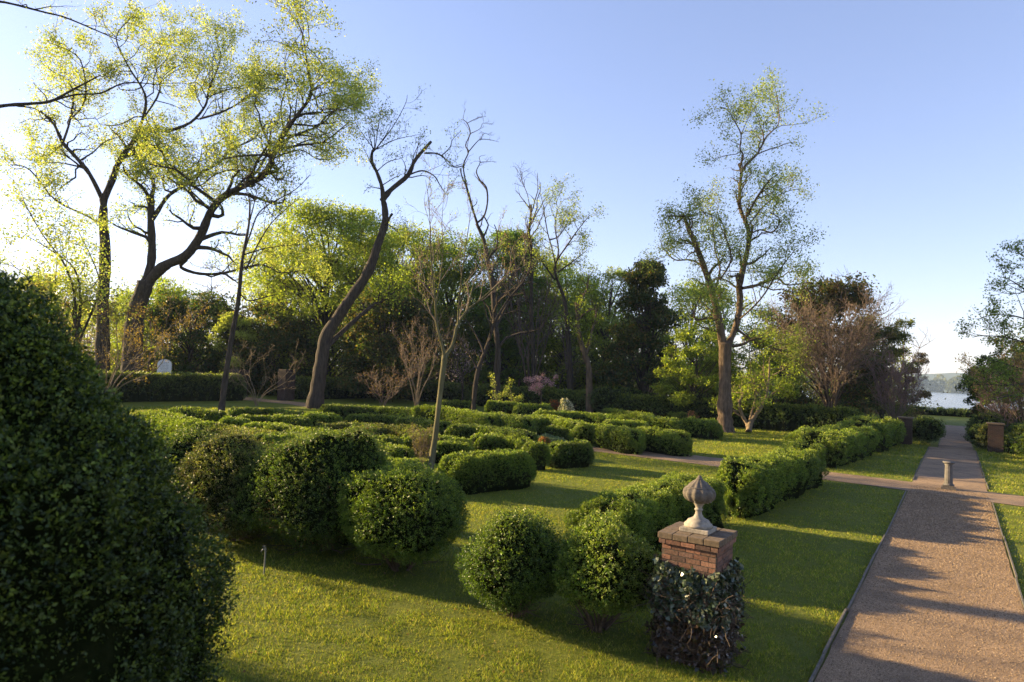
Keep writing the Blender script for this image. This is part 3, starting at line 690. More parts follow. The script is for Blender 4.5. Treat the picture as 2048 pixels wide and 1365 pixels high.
L1 = tr.grow(tr.limbs[1:], 9, .35, .6, up=.08, t0=.25, npt=5, sides=3, Lmin=.6, Lmax=2.2, rmin=.009)
L2 = tr.grow(L1, 3, .5, .7, up=.05, npt=4, sides=3, Lmin=.4, Lmax=1, rmin=.007)
tr.leafout(L2, 2, .15, .11, PAL_SPRING); tr.done()

# ---- thick forked leaning tree
Y = 58
tr = Tree('thick dark forked tree leaning right, broken tops and thin upright shoots, left of centre', G(630, 822), name='forked_tree', bark=M_BARK)
tr.limb(np.vstack([[*AT(628, 822, Y)[:2], 0], px([(636, 770), (645, 710), (656, 665), (690, 612), (726, 560), (752, 505), (767, 455), (769, 420), (766, 398)], Y)]), pw([40, 33, 30, 28, 26, 23, 20, 18, 17], Y), 12)
tr.limb(px([(767, 405), (764, 375), (754, 345), (744, 325), (744, 305), (750, 298)], Y, -1), pw([15, 12, 11, 10, 9, 8], Y))
for q in ([(750, 298), (757, 250), (765, 208)], [(749, 298), (748, 270), (742, 245)], [(748, 298), (730, 275), (712, 248)], [(752, 298), (785, 255), (810, 210), (815, 190)], [(752, 298), (775, 265), (785, 240)], [(753, 298), (790, 280), (835, 270)], [(746, 298), (735, 262)]):
    tr.limb(px(q, Y, rng.uniform(-3, 3)), pw([4, 3, 2, 1.2], Y), 5)
tr.limb(px([(764, 402), (780, 382), (800, 365), (816, 350), (830, 322), (846, 302), (862, 284)], Y, 2), pw([17, 15, 14, 12, 10, 9], Y))
tr.limb(px([(849, 307), (875, 308), (895, 322), (908, 333), (925, 328)], Y, 3), pw([6, 5, 3, 2], Y), 5)
tr.limb(px([(884, 311), (900, 295), (905, 280), (922, 262)], Y + 2, 2), pw([4, 3, 2], Y), 5)
tr.limb(px([(818, 350), (845, 342), (868, 352), (878, 368), (888, 384)], Y + 1, -4), pw([6, 5, 4, 2], Y), 5)
tr.limb(px([(768, 455), (775, 442), (784, 428)], Y, -1), pw([12, 9, 8], Y), 6)
tr.limb(px([(652, 695), (680, 668), (720, 632), (755, 605), (785, 588), (815, 572)], Y, 5), pw([17, 14, 11, 9, 7], Y))
for q in ([(752, 345), (775, 325), (800, 318)], [(766, 370), (790, 355), (800, 352)], [(820, 345), (828, 310), (840, 285)], [(765, 440), (790, 460), (800, 470)]): tr.limb(px(q, Y, rng.uniform(-3, 3)), pw([4, 3, 1.5], Y), 5)
L1 = tr.grow(tr.limbs[1:-6] + tr.limbs[-4:], 4, .5, .9, wig=.3, up=.08, t0=.2, npt=6, sides=4, Lmin=1, Lmax=3.2, rmin=.014, rf=.3)
L2 = tr.grow(L1, 4, .5, .8, npt=4, sides=3, Lmin=.5, Lmax=1.5, rmin=.013)
tr.leafout(L2, 6, .25, .17, PAL_LOCUST, tintn=4)
tr.leafout(tr.grow(tr.grow(tr.limbs[14:15], 7, .3, 1.0, t0=.45, npt=6, sides=4, Lmin=1.5, Lmax=4), 5, .5, .8, npt=4, sides=3, Lmin=.7, Lmax=2), 60, .5, .22, PAL_SPRING2); tr.done()

# ---- crooked bare tree at centre
Y = 64
tr = Tree('crooked bare tree at centre with two snaking leafless tops against the sky', G(993, 815, 0)*0 + AT(993, 800, Y), name='bare_tree', bark=M_BARK)
tr.limb(np.vstack([[*AT(993, 800, Y)[:2], 0], px([(993, 770), (996, 700), (990, 640), (984, 560), (970, 495), (955, 448)], Y)]), pw([24, 20, 17, 15, 14, 12, 10], Y), 10)
tr.limb(px([(955, 450), (940, 402), (932, 372), (925, 355), (921, 337)], Y, -1), pw([7, 6, 5, 4], Y), 6)
tr.limb(px([(955, 450), (946, 420), (939, 393), (933, 370), (927, 332), (937, 305), (931, 291), (940, 267), (934, 247), (926, 238), (931, 217)], Y, 1), pw([8, 7, 6, 5, 5, 4, 4, 3, 2, 1], Y), 6)
tr.limb(px([(937, 304), (955, 283), (963, 279), (980, 280), (998, 284)], Y, 2), pw([4, 3, 3, 2, 1], Y), 5)
tr.limb(px([(960, 281), (969, 267), (981, 272)], Y, 2), pw([3, 2, 1], Y), 5)
tr.limb(px([(940, 268), (960, 258), (966, 247), (984, 250)], Y, -2), pw([3, 2, 1.5, 1], Y), 5)
tr.limb(px([(934, 247), (952, 238), (972, 233)], Y, -2), pw([3, 2, 1], Y), 5)
tr.limb(px([(956, 445), (969, 431), (975, 402), (972, 375), (960, 361), (953, 343), (960, 326), (959, 314), (972, 310)], Y, 3), pw([7, 6, 6, 6, 5, 4, 3, 2, 1], Y), 6)
tr.limb(px([(960, 325), (987, 323)], Y + 3, 1), pw([3, 1], Y), 4)
tr.limb(px([(927, 332), (910, 335), (895, 328), (885, 312)], Y, -3), pw([4, 3, 2, 1.5], Y), 5)
tr.limb(px([(994, 650), (1020, 600), (1045, 560), (1055, 520)], Y, 3), pw([10, 7, 5, 3], Y), 6)
L1 = tr.grow(tr.limbs[1:], 4, .2, .9, wig=.3, t0=.3, npt=5, sides=3, Lmin=.5, Lmax=2.2, rmin=.012)
L1 += tr.grow(tr.limbs[-1:] + tr.limbs[:1], 9, .25, .9, t0=.3, npt=6, sides=4, Lmin=1.5, Lmax=4.5)
tr.grow(L1, 3, .5, .8, npt=4, sides=3, Lmin=.4, Lmax=1.4, rmin=.011); tr.done()

tr = Tree('leaning bare tree with a curved grey trunk left of the crooked centre tree', AT(948, 805, 60), name='bare_tree')
tr.limb(np.vstack([[*AT(947, 800, 60)[:2], 0], px([(951, 770), (958, 735), (970, 705), (980, 675), (992, 640), (1015, 600), (1050, 560), (1062, 520)], 60)]), pw([16, 14, 12, 10, 8, 6, 4], 60), 8)
tr.limb(px([(956, 742), (940, 710), (925, 690), (915, 660)], 60, -2), pw([6, 4, 3, 2], 60), 5)
L1 = tr.grow(tr.limbs, 8, .3, .8, t0=.35, npt=6, sides=4, Lmin=1.2, Lmax=4); tr.grow(L1, 6, .5, .7, npt=4, sides=3, Lmin=.5, Lmax=1.6, rmin=.013); tr.done()

# ---- slim foreground tree with the forked olive trunk
tr = Tree('slim olive-barked tree standing in the near parterre, forked trunk and bare reddish twigs', G(860, 957), name='slim_tree', bark=M_BARKG, twig=M_TWIG)
Y = 24.2
tr.limb(np.vstack([G(859, 962), px([(864, 915), (870, 870), (877, 810), (883, 760), (889, 712)], Y)]), pw([21, 17, 16, 15, 15, 16], Y), 12)
tr.limb(px([(889, 714), (884, 690), (874, 650), (871, 610), (866, 560), (862, 500), (860, 450), (856, 400), (850, 360)], Y, -1.0), pw([11, 9, 8, 7, 5, 4, 3, 2, 1], Y), 7)
tr.limb(px([(889, 714), (905, 690), (915, 650), (935, 620), (960, 600), (1000, 565), (1040, 530), (1062, 480)], Y, 1.5), pw([12, 10, 9, 7, 6, 5, 3, 2], Y), 7)
tr.limb(px([(916, 650), (918, 600), (925, 540), (935, 470), (945, 400)], Y, -.8), pw([7, 5, 4, 3, 1.5], Y), 6)
tr.limb(px([(871, 610), (880, 560), (886, 500), (884, 440), (890, 370)], Y, .8), pw([6, 5, 3, 2, 1], Y), 6)
tr.limb(px([(935, 620), (950, 560), (980, 510), (1000, 450)], Y, .8), pw([5, 4, 3, 1.5], Y), 6)
tr.limb(px([(874, 650), (855, 610), (845, 560), (840, 510)], Y, .5), pw([4, 3, 2, 1], Y), 5)
L1 = tr.grow(tr.limbs[1:], 9, .30, .6, wig=.18, up=.12, t0=.15, npt=6, sides=4, Lmin=.6, Lmax=2.4, m=1, rmin=.007)
L2 = tr.grow(L1, 5, .45, .65, wig=.22, up=.10, t0=.2, npt=5, sides=3, Lmin=.3, Lmax=1.0, m=1, rmin=.0055)
L3 = tr.grow(L2, 3, .5, .6, wig=.2, up=.08, t0=.3, npt=3, sides=3, Lmin=.15, Lmax=.45, m=1, rmin=.004)
tr.leafout(L3, 3, .05, .05, PAL_BUD[:1] + PAL_SPRING2); tr.done()

# ---- small reddish multi-stem bare tree behind the parterre
def multistem(label, base, n, h, spread, bark, twig, name='multistem_tree', d=0.12, dens=(7, 5), leaf=None, up=.05, fan=.5, top=.6, trunk=0.0, lp=(3, .2, .12), r=None):
    """vase of slender stems rising from one foot"""
    tr = Tree(label, base, name=name, bark=bark, twig=twig); b = tr.base; D = math.hypot(b[0], b[1]); rm = 0.00022 * D
    for i in range(n):
        an = 2 * math.pi * i / n + rng.uniform(-.4, .4); x = np.array([math.cos(an), math.sin(an), 0]); sp = spread * rng.uniform(.35, 1); hh = h * rng.uniform(.8, 1.02) * (1 - .12 * sp / spread)
        P = [b + x * d * rng.random(), b + x * sp * fan * .35 + UP * hh * .25, b + x * sp * fan + UP * hh * .5 + rng.normal(size=3) * h * .02, b + x * sp * (fan + 1) / 2 + UP * hh * .78 + rng.normal(size=3) * h * .03, b + x * sp + UP * hh]
        r0_ = (r or h * .011) * .62; tr.limb(P, [r0_, r0_ * .8, r0_ * .6, r0_ * .38, r0_ * .15], 6)
    L1 = tr.grow(tr.limbs, dens[0], .3, .5, wig=.16, up=up, t0=.3, npt=6, sides=4, Lmin=h * .06, Lmax=h * .35, m=1, rmin=rm)
    L2 = tr.grow(L1, dens[1], .5, .55, wig=.2, up=up, t0=.2, npt=4, sides=3, Lmin=h * .04, Lmax=h * .16, m=1, rmin=rm * .8)
    L3 = tr.grow(L2, 2, .6, .6, up=up, npt=3, sides=3, Lmin=h * .025, Lmax=h * .08, m=1, rmin=rm * .7)
    if leaf is not None: tr.leafout(L3 + L2, lp[0], lp[1], lp[2], leaf)
    return tr.done()
multistem('bare reddish tree of thin upright stems left of the slim foreground tree', G(832, 822), 7, 9.0, 3.2, M_BARKP, M_TWIG, dens=(7, 5), leaf=PAL_BUD, lp=(1, .1, .1))
multistem('large leafless vase-shaped tree with many reddish stems, beyond the right hedge', AT(1662, 850, 53), 22, 11.6, 5.6, M_BARKW, M_TWIG, dens=(10, 7), leaf=[(.15, .10, .08), (.12, .09, .06)], lp=(1, .14, .08), fan=.26, r=.07)
multistem('bare pinkish shrub of upright stems left of the path by the river view', W(68, 4.6), 26, 7.2, 2.7, M_TWIG, M_TWIGP, name='bare_shrub', dens=(6, 5), up=.14, fan=.55, leaf=[(0.35, 0.2, 0.2), (0.22, .13, .12)], lp=(1, .08, .1), r=.045)
multistem('bare pinkish shrub right of the path by the river view', W(66, -3.1), 18, 6.2, 2.2, M_TWIG, M_TWIGP, name='bare_shrub', dens=(6, 5), up=.12, fan=.55, leaf=[(0.35, 0.2, 0.2), (0.22, .13, .12)], lp=(1, .08, .1), r=.04)
multistem('low spreading shrub with long pale bare stems in front of the far left hedge', AT(210, 800, 52), 9, 9.0, 7.5, M_BARKP, M_TWIG, name='spreading_shrub', dens=(9, 6), leaf=[(0.20, 0.13, 0.04), (0.15, 0.12, 0.03)], lp=(3, .15, .13), fan=.55)
multistem('low twiggy bare shrub with pale curving branches beside the brick pier opening', G(512, 812), 6, 5.6, 4.0, M_BARKP, M_BARKP, name='bare_shrub', dens=(6, 4), up=-.02, fan=.6)
multistem('small grey twiggy shrub in front of the hedge right of the thick leaning tree', G(765, 818), 9, 3.8, 2.8, M_TWIG, M_TWIG, name='bare_shrub', dens=(7, 4), leaf=PAL_BUD, lp=(1, .1, .08))
multistem('dry brown upright shrub touching the slim foreground tree', G(842, 945), 16, 1.7, .55, M_BARKP, M_TWIG, name='dry_shrub', dens=(5, 4), leaf=[(0.14, 0.11, 0.05), (0.10, 0.10, 0.03)], lp=(3, .03, .045), up=.15, r=.012)
multistem('bare brown-stemmed tree behind the white flowering bush, right of the centre tree', AT(1060, 800, 80), 7, 20, 6.0, M_BARKW, M_TWIG, dens=(9, 6), leaf=PAL_BUD, lp=(1, .1, .12))

# ---- pink flowering tree and the purplish one
tr = Tree('small pink flowering tree with a flat open crown at the centre back', AT(1082, 800, 67), name='flowering_tree', bark=M_BARKW, leafm=M_PETAL)
for q in ([(1082, 775), (1075, 765), (1060, 755)], [(1082, 778), (1090, 768), (1108, 763)], [(1082, 776), (1080, 765), (1075, 752)], [(1082, 785), (1070, 780), (1062, 782)]):
    tr.limb(np.vstack([[*AT(1082, 800, 67)[:2], 0], px([(1082, 795)] + q, 67, rng.uniform(-1.5, 1.5))]), pw([5, 4, 3, 2, 1], 67), 5)
L1 = tr.grow(tr.limbs, 6, .3, .7, t0=.55, npt=4, sides=3, Lmin=.6, Lmax=1.5); tr.leafout(L1, 85, .13, .12, [(0.78, 0.42, 0.48), (0.85, 0.58, 0.62), (0.66, 0.34, 0.40)], t0=.4); tr.done()
tr = Tree('sparse lilac flowering tree in the shade left of the curved grey trunk', AT(925, 790, 66), name='flowering_tree', bark=M_BARK, leafm=M_PETAL)
for q in ([(925, 750), (935, 720), (940, 695)], [(925, 755), (915, 730), (920, 700)], [(925, 755), (945, 740), (960, 730)], [(925, 755), (905, 745), (890, 740)]):
    tr.limb(np.vstack([[*AT(925, 790, 66)[:2], 0], px([(925, 790)] + q, 66, rng.uniform(-1.5, 1.5))]), pw([6, 5, 4, 2], 66), 5)
L1 = tr.grow(tr.limbs, 7, .4, .7, t0=.5, npt=4, sides=3, Lmin=.8, Lmax=2.2); tr.leafout(L1, 22, .22, .13, [(0.42, 0.30, 0.40), (0.5, 0.38, 0.46)], t0=.2); tr.done()

# ---- big warm-barked locust
Y = 51
tr = Tree('big tree right of centre with thick warm trunk, one broken and one tall leafy limb', G(1450, 868), name='locust_tree', bark=M_BARKW)
def L_(pts, wpx, dY=0, n=8): tr.limb(px(pts, Y, dY), pw(wpx, Y), n)
tr.limb(np.vstack([[*AT(1450, 868, Y)[:2], 0], px([(1450, 850), (1450, 810), (1451, 760), (1450, 715), (1450, 685)], Y)]), pw([48, 36, 31, 29, 29, 30], Y), 14)
L_([(1446, 692), (1438, 645), (1426, 592), (1406, 532), (1387, 482), (1373, 447), (1364, 427)], [22, 20, 18, 16, 13, 11, 9], -2, 10)
L_([(1456, 692), (1474, 645), (1480, 600), (1479, 572), (1490, 522), (1497, 480), (1493, 452), (1479, 415), (1480, 370), (1484, 345), (1477, 328)], [17, 17, 17, 18, 15, 14, 12, 11, 9, 8, 6], 2, 10)
L_([(1482, 348), (1492, 330), (1512, 311), (1522, 295), (1532, 275), (1545, 262), (1558, 245), (1556, 205), (1550, 180)], [9, 8, 7, 6, 5, 4, 3, 2], 3)
L_([(1480, 335), (1486, 310), (1480, 298), (1482, 270), (1470, 245), (1455, 220), (1440, 215)], [7, 5, 4, 3, 2], -3)
L_([(1482, 270), (1500, 230), (1520, 200)], [3, 2, 1], 2)
L_([(1495, 432), (1510, 402), (1530, 372), (1545, 356)], [9, 7, 6, 4], -3)
L_([(1498, 450), (1530, 410), (1570, 385), (1600, 378)], [5, 4, 3, 2], 4)
L_([(1484, 577), (1510, 572), (1535, 563), (1556, 558), (1572, 570), (1600, 568), (1618, 565)], [10, 9, 8, 6, 4, 3], 2)
L_([(1498, 470), (1520, 460), (1545, 465), (1560, 440), (1540, 425)], [6, 5, 4, 3], -3)
L_([(1438, 648), (1420, 636), (1392, 640), (1390, 618), (1402, 590)], [9, 7, 6, 4, 3], -3)
L_([(1402, 530), (1380, 520), (1350, 520), (1330, 500), (1320, 480)], [6, 5, 4, 2], 3)
L_([(1426, 592), (1440, 540), (1430, 500), (1425, 440), (1410, 410)], [8, 6, 5, 3, 2], 5)
L_([(1440, 560), (1462, 520), (1450, 470)], [6, 5, 3], -5)
L_([(1478, 640), (1520, 600), (1560, 540), (1590, 500)], [6, 5, 4, 2], -5)
L_([(1475, 660), (1520, 690), (1560, 700), (1590, 710)], [8, 6, 4, 2], 4)
L_([(1479, 572), (1474, 558), (1476, 546)], [11, 8, 5], 0)
L_([(1450, 470), (1440, 440), (1400, 425), (1370, 450), (1330, 470)], [4, 3, 2], 3)
L1 = tr.grow(tr.limbs[3:16] + tr.limbs[17:], 5, .42, .9, wig=.3, up=.05, t0=.2, npt=6, sides=4, Lmin=1.4, Lmax=4, per_m=1.1, rmin=.014)
L1 += tr.grow(tr.limbs[1:3], 12, .2, 1.0, wig=.3, up=.1, t0=.3, npt=6, sides=4, Lmin=1.5, Lmax=4, rmin=.02)
L2 = tr.grow(L1, 5, .5, .85, wig=.3, npt=4, sides=3, Lmin=.8, Lmax=1.8, rmin=.011)
tr.leafout(L2, 48, .34, .165, PAL_LOCUST, tintn=4, t0=.25)
L3 = tr.grow(tr.grow(tr.limbs[1:3], 7, .2, 1.1, up=0, t0=0, npt=6, sides=4, Lmin=2, Lmax=4), 5, .5, .8, npt=4, sides=3, Lmin=.8, Lmax=2)
L3 = [q for q in L3 if q[0][-1][2] < 11]
if L3: tr.leafout(L3, 80, .45, .19, PAL_SPRING2)
tr.done()

# ---- small leafy tree with pale forked stems beside it
Y = 53
tr = Tree('small green tree with pale curved twin stems right of the thick warm trunk', G(1497, 864), name='small_tree', bark=M_BARKP)
bs = G(1497, 866)
for q, w_ in (([(1495, 850), (1484, 830), (1479, 805), (1488, 790), (1480, 770)], [12, 10, 7, 5, 3]), ([(1502, 845), (1518, 820), (1532, 795), (1536, 770), (1540, 742), (1542, 715)], [14, 12, 9, 7, 5, 3]), ([(1499, 848), (1505, 820), (1512, 790), (1505, 750)], [9, 7, 5, 3]), ([(1532, 795), (1550, 785), (1558, 775)], [6, 4, 2])):
    P = px(q, Y, rng.uniform(-1.5, 1.5)); tr.limb(np.vstack([bs, P]) if q[0][1] > 840 else P, pw([w_[0] + 3] + w_, Y), 7)
L1 = tr.grow(tr.limbs, 7, .5, 1.0, t0=.45, up=.05, npt=6, sides=4, Lmin=1.2, Lmax=3.2); L2 = tr.grow(L1, 6, .5, .9, up=-.02, npt=4, sides=3, Lmin=.6, Lmax=1.5)
tr.leafout(L2, 26, .22, .17, PAL_SPRING2, tintn=2.0); tr.done()

# ---- generic leafy tree: trunk, limbs to clumps on an uneven crown
def crown_tree(label, base, h, rad, pal, name='leafy_tree', bark=None, nc=34, lpc=520, csz=.28, leaf=.24, cz=.62, low=.22, lean=(0, 0), group=None, shape='round', tr_=None, trunk_r=None, open_=0.35, lm=None):
    t = Tree(label, base, name=name, bark=bark or M_BARK, group=group, leafm=lm); b = t.base
    top = b + np.array([lean[0], lean[1], 0]); r0_ = trunk_r or h * .018
    T_ = t.limb([b, b + (top - b) * .35 + UP * h * .25 + rng.normal(size=3) * h * .01, b + (top - b) * .7 + UP * h * .5 + rng.normal(size=3) * h * .015, top + UP * h * .82], [r0_ * 1.15, r0_ * .8, r0_ * .5, r0_ * .12], 8)
    C = []
    for i in range(nc):
        z = low + (1 - low) * rng.random() ** .85
        if shape == 'cone': rr = rad * (1.05 - z) ** .75 * 1.15
        elif shape == 'flat': rr = rad * (0.55 + .45 * math.sin(math.pi * z))
        else: rr = rad * math.sqrt(max(.08, 1 - ((z - cz) / max(cz - low + .12, 1 - cz + .05)) ** 2)) if z < cz else rad * math.sqrt(max(.05, 1 - ((z - cz) / (1.04 - cz)) ** 2))
        an = rng.uniform(0, 6.28); q = rr * (.45 + .55 * rng.random() ** .5)
        f = z; ax_ = b + (top - b) * f; c = ax_ + np.array([math.cos(an) * q, math.sin(an) * q, z * h * .97]); C.append(c)
        s0 = T_[int(np.clip(z - .22 * rng.random() - .08, .1, .95) * (len(T_) - 1))]
        mid = (s0 + c) / 2 + rng.normal(size=3) * h * .02 + UP * h * .02; t.limb([s0, mid, c], [r0_ * .35, r0_ * .2, r0_ * .06], 5, 3)
    n = int(lpc * 2.0); allc = []
    for c in C:
        s_ = rad * csz * rng.uniform(.7, 1.35); k = int(n * rng.uniform(.6, 1.3)); D = rng.normal(size=(k, 3)); D /= np.linalg.norm(D, axis=1)[:, None]
        allc.append(c + D * (s_ * (open_ + (1 - open_) * rng.random((k, 1)) ** .6)) * np.array([1.25, 1.25, .62]))
        for _ in range(5):
            d = rng.normal(size=3); d[2] = abs(d[2]) * .5; P, r_ = wiggle(c, d, s_ * 1.3, 4, .25, .05, r0_ * .06, .012); t.a.tube(P - t.base, r_, 3, cap=False)
    A = np.vstack(allc); A = A[A[:, 2] > .4]; A = A + rng.normal(size=A.shape) * rad * .035; A = A[(vnoise(A, rad * .07 + .2) + .7 * vnoise(A + 9, rad * .22)) > -.14]
    m_ = len(A); tt = tints(m_, pal, .22) * (1 + .25 * vnoise(A + 3, rad * .35))[:, None]
    t.l.leaves(A - t.base, rng.normal(size=(m_, 3)) - .2 * UP, leaf * (.6 + .8 * rng.random(m_)), .55, tint=np.clip(tt, .008, 1))
    return t.done()

def atb(x, Y): p = AT(x, 760, Y); return p
def hgt(x, y, Y): return AT(x, y, Y)[2]
# named background trees
crown_tree('dark conical evergreen behind the yellow-green leaning tree', atb(1290, 69), hgt(1290, 515, 69), 4.3, PAL_MAG + [(0.05, 0.07, 0.02)], name='magnolia_tree', nc=60, lpc=420, leaf=.3, shape='cone', low=.1)
crown_tree('dark glossy magnolia behind the vase-shaped bare tree, topped with bronze leaves', atb(1650, 64), hgt(1645, 560, 64), 5.0, PAL_MAG + [(0.10, 0.065, 0.03)], name='magnolia_tree', nc=60, lpc=400, leaf=.3, low=.05, cz=.5)
crown_tree('yellow-tinged tree rising behind the right side of the vase-shaped bare tree', atb(1765, 74), hgt(1765, 628, 74), 3.6, [(0.20, 0.19, 0.05), (0.12, 0.15, 0.04), (0.10, 0.12, 0.04)], nc=34, lpc=420, leaf=.22, low=.1)
crown_tree('thin brownish tree between the yellow-tinged tree and the pinkish river shrub', atb(1812, 84), hgt(1812, 690, 84), 2.6, [(0.14, 0.12, 0.06), (0.12, 0.08, 0.05)], nc=26, lpc=300, leaf=.2, low=.05)
tr = None
crown_tree('broad yellow-green tree with a slanting pale trunk right of centre', G(1308, 822), 11.0, 4.6, PAL_SPRING2 + [(0.20, 0.22, 0.05)], name='leaning_tree', bark=M_BARKP, nc=46, lpc=420, leaf=.19, lean=(-2.6, .5), low=.27, shape='flat', trunk_r=.24, csz=.2)
crown_tree('yellow-green tree with layered sprays left of the thick warm trunk', atb(1392, 60), 8.6, 3.4, PAL_SPRING2 + [(0.20, 0.23, 0.05)], nc=34, lpc=380, leaf=.19, low=.25, shape='flat', csz=.2)
crown_tree('low yellow-green tree directly behind the pale twin-stemmed small tree', atb(1545, 60), 9.5, 3.6, PAL_SPRING2, nc=26, lpc=330, leaf=.19, low=.3, shape='flat', csz=.19)
crown_tree('dark holly-like tree in shade between the thick leaning tree and the slim foreground tree', atb(765, 74), hgt(765, 590, 74), 5.2, PAL_MAG, name='evergreen_tree', nc=60, lpc=420, leaf=.32, low=.05)
crown_tree('dark evergreen in shade behind the brick pier opening', atb(535, 80), hgt(535, 612, 80), 5.6, PAL_MAG, name='evergreen_tree', nc=60, lpc=420, leaf=.34, low=.03)
crown_tree('dark rounded evergreen behind the white arched tablet', atb(375, 84), hgt(375, 585, 84), 5.4, PAL_MAG + PAL_DARK, name='evergreen_tree', nc=60, lpc=420, leaf=.34, low=.03)
crown_tree('yellowish shrub-like tree between the two dark evergreens at left', atb(465, 76), hgt(462, 628, 76), 2.6, PAL_SPRING[:2], nc=26, lpc=300, leaf=.22, low=.15)
crown_tree('tall bright yellow-green tree behind the thick leaning tree, left one', atb(650, 86), hgt(650, 420, 86), 9.0, PAL_SPRING2 + PAL_SPRING[:1], nc=95, lpc=560, leaf=.30, low=.1)
crown_tree('tall bright yellow-green tree behind the thick leaning tree, right one', atb(775, 92), hgt(775, 455, 92), 8.5, PAL_SPRING2 + PAL_SPRING[:2], nc=95, lpc=560, leaf=.30, low=.1)
crown_tree('rounded mid-green tree behind the slim foreground tree fork', atb(900, 96), hgt(905, 480, 96), 8.5, PAL_SPRING2 + [(0.08, 0.15, 0.03)], nc=95, lpc=560, leaf=.30, low=.1)
crown_tree('rounded green tree behind the crooked centre tree', atb(1000, 88), hgt(1005, 462, 88), 5.4, [(0.10, 0.17, 0.03), (0.13, 0.2, 0.035)], nc=95, lpc=520, leaf=.28, low=.1)
crown_tree('pale green open tree behind the pair of broken grey trunks', atb(1140, 92), hgt(1140, 560, 92), 7.0, PAL_SPRING2, nc=95, lpc=480, leaf=.28, low=.1)
crown_tree('bright yellow tree low behind the leaning slim tree', atb(555, 92), hgt(555, 560, 92), 5.5, PAL_SPRING, nc=50, lpc=380, leaf=.28, low=.1)
crown_tree('green tree filling the gap right of the crooked centre tree', atb(1085, 98), hgt(1075, 520, 98), 6.5, PAL_SPRING2, nc=60, lpc=420, leaf=.3, low=.1)
crown_tree('pale green tree left of the dark conical evergreen', atb(1215, 86), hgt(1215, 530, 86), 4.6, PAL_LOCUST, nc=36, lpc=380, leaf=.25, low=.2, open_=.5)
crown_tree('yellow-green tree between the dark conical evergreen and the big warm trunk', atb(1385, 84), hgt(1385, 560, 84), 6.0, PAL_SPRING2, nc=50, lpc=460, leaf=.27, low=.1)
crown_tree('thin pale tree behind the lower right of the big warm-barked tree', atb(1560, 80), hgt(1560, 600, 80), 4.5, PAL_LOCUST, nc=30, lpc=260, leaf=.24, low=.1, open_=.5)
crown_tree('yellow leafy tree low at the far left behind the blurred bush', atb(110, 82), hgt(110, 560, 82), 7.5, PAL_SPRING, nc=46, lpc=420, leaf=.3, low=.12)
crown_tree('bright green tree behind the trunks of the two huge left trees', atb(300, 98), hgt(300, 560, 98), 7.5, PAL_SPRING2, nc=50, lpc=420, leaf=.32, low=.08)
crown_tree('pale leafy tree beyond the opening left of the thick leaning tree', atb(580, 100), hgt(570, 560, 100), 4.8, PAL_SPRING, nc=30, lpc=300, leaf=.3, low=.1, open_=.5)

bush('unseen boxwood added beyond the left frame edge to shade the blurred one', (-9.2, 6.0), 1.8, 1.6, 2.7, PAL_DARK, stems=False, lf=.09)  # out-of-view bush, added to cast shade on the near foreground boxwood
# slim bare trees standing outside the frame; their shadows fall over the path
for lab, x, y, h in (('slim bare tree outside the frame, nearest of four', -24, 16.5, 11), ('slim bare tree outside the frame, second nearest', -27, 22.5, 12), ('slim bare tree outside the frame, third nearest', -33, 27.5, 12), ('slim bare tree outside the frame, farthest of four', -31, 19.5, 13)):
    tr = Tree(lab, (x, y), name='bare_tree', group='slim bare trees beyond the left frame edge'); b = tr.base
    tr.limb([b, b + np.array([.3, .1, h * .4]), b + np.array([-.2, .4, h * .75]), b + np.array([.2, .2, h])], [.16, .12, .07, .02], 7)
    L1 = tr.grow(tr.limbs, 10, .28, .8, t0=.3, npt=5, sides=4, Lmin=1, Lmax=3.2); tr.grow(L1, 4, .5, .7, npt=4, sides=3, Lmin=.5, Lmax=1.3); tr.done()
# dark broken trunks in the wood right of centre
tr = Tree('pale barked tree with a broken pointed top right of the pink flowering tree', AT(1178, 800, 66), name='broken_tree', bark=M_BARKW)
tr.limb(np.vstack([[*AT(1180, 800, 66)[:2], 0], px([(1178, 770), (1176, 730), (1164, 690), (1156, 650), (1152, 605)], 66)]), pw([22, 19, 16, 14, 13, 11], 66), 9)
tr.limb(px([(1156, 625), (1166, 595), (1174, 575), (1177, 552)], 66, 1), pw([9, 7, 5, 3], 66), 6)
tr.limb(px([(1172, 710), (1185, 660), (1192, 630), (1190, 610)], 66, 2), pw([11, 9, 6, 4], 66), 6)
L1 = tr.grow(tr.limbs, 6, .3, .9, t0=.4, npt=5, sides=4, Lmin=1.5, Lmax=3.5); tr.leafout(tr.grow(L1, 5, .5, .8, npt=4, sides=3, Lmin=.7, Lmax=1.6), 22, .35, .2, PAL_SPRING2); tr.done()
tr = Tree('dark slender tree left of the pale broken-topped one, open leafy crown high above', AT(1142, 800, 70), name='open_tree', bark=M_BARK)
tr.limb(np.vstack([[*AT(1142, 800, 70)[:2], 0], px([(1140, 740), (1136, 680), (1132, 620), (1118, 570), (1110, 535)], 70)]), pw([20, 17, 15, 12, 9, 8], 70), 8)
for q in ([(1112, 540), (1106, 505), (1095, 465), (1088, 420), (1080, 385)], [(1110, 535), (1117, 500), (1110, 455), (1114, 415), (1105, 380)], [(1114, 520), (1135, 490), (1160, 455), (1180, 430)], [(1116, 545), (1150, 520), (1175, 500)], [(1100, 480), (1120, 470), (1150, 420)], [(1110, 560), (1080, 520), (1060, 510)]):
    tr.limb(px(q, 70, rng.uniform(-4, 4)), pw([6, 5, 4, 3, 1.5], 70), 5)
L1 = tr.grow(tr.limbs[1:], 6, .4, .9, wig=.3, t0=.2, npt=5, sides=4, Lmin=1.4, Lmax=3.5); L2 = tr.grow(L1, 4, .5, .8, npt=4, sides=3, Lmin=.8, Lmax=1.7, rmin=.014)
tr.leafout(L2, 34, .34, .19, PAL_LOCUST, tintn=4); tr.done()
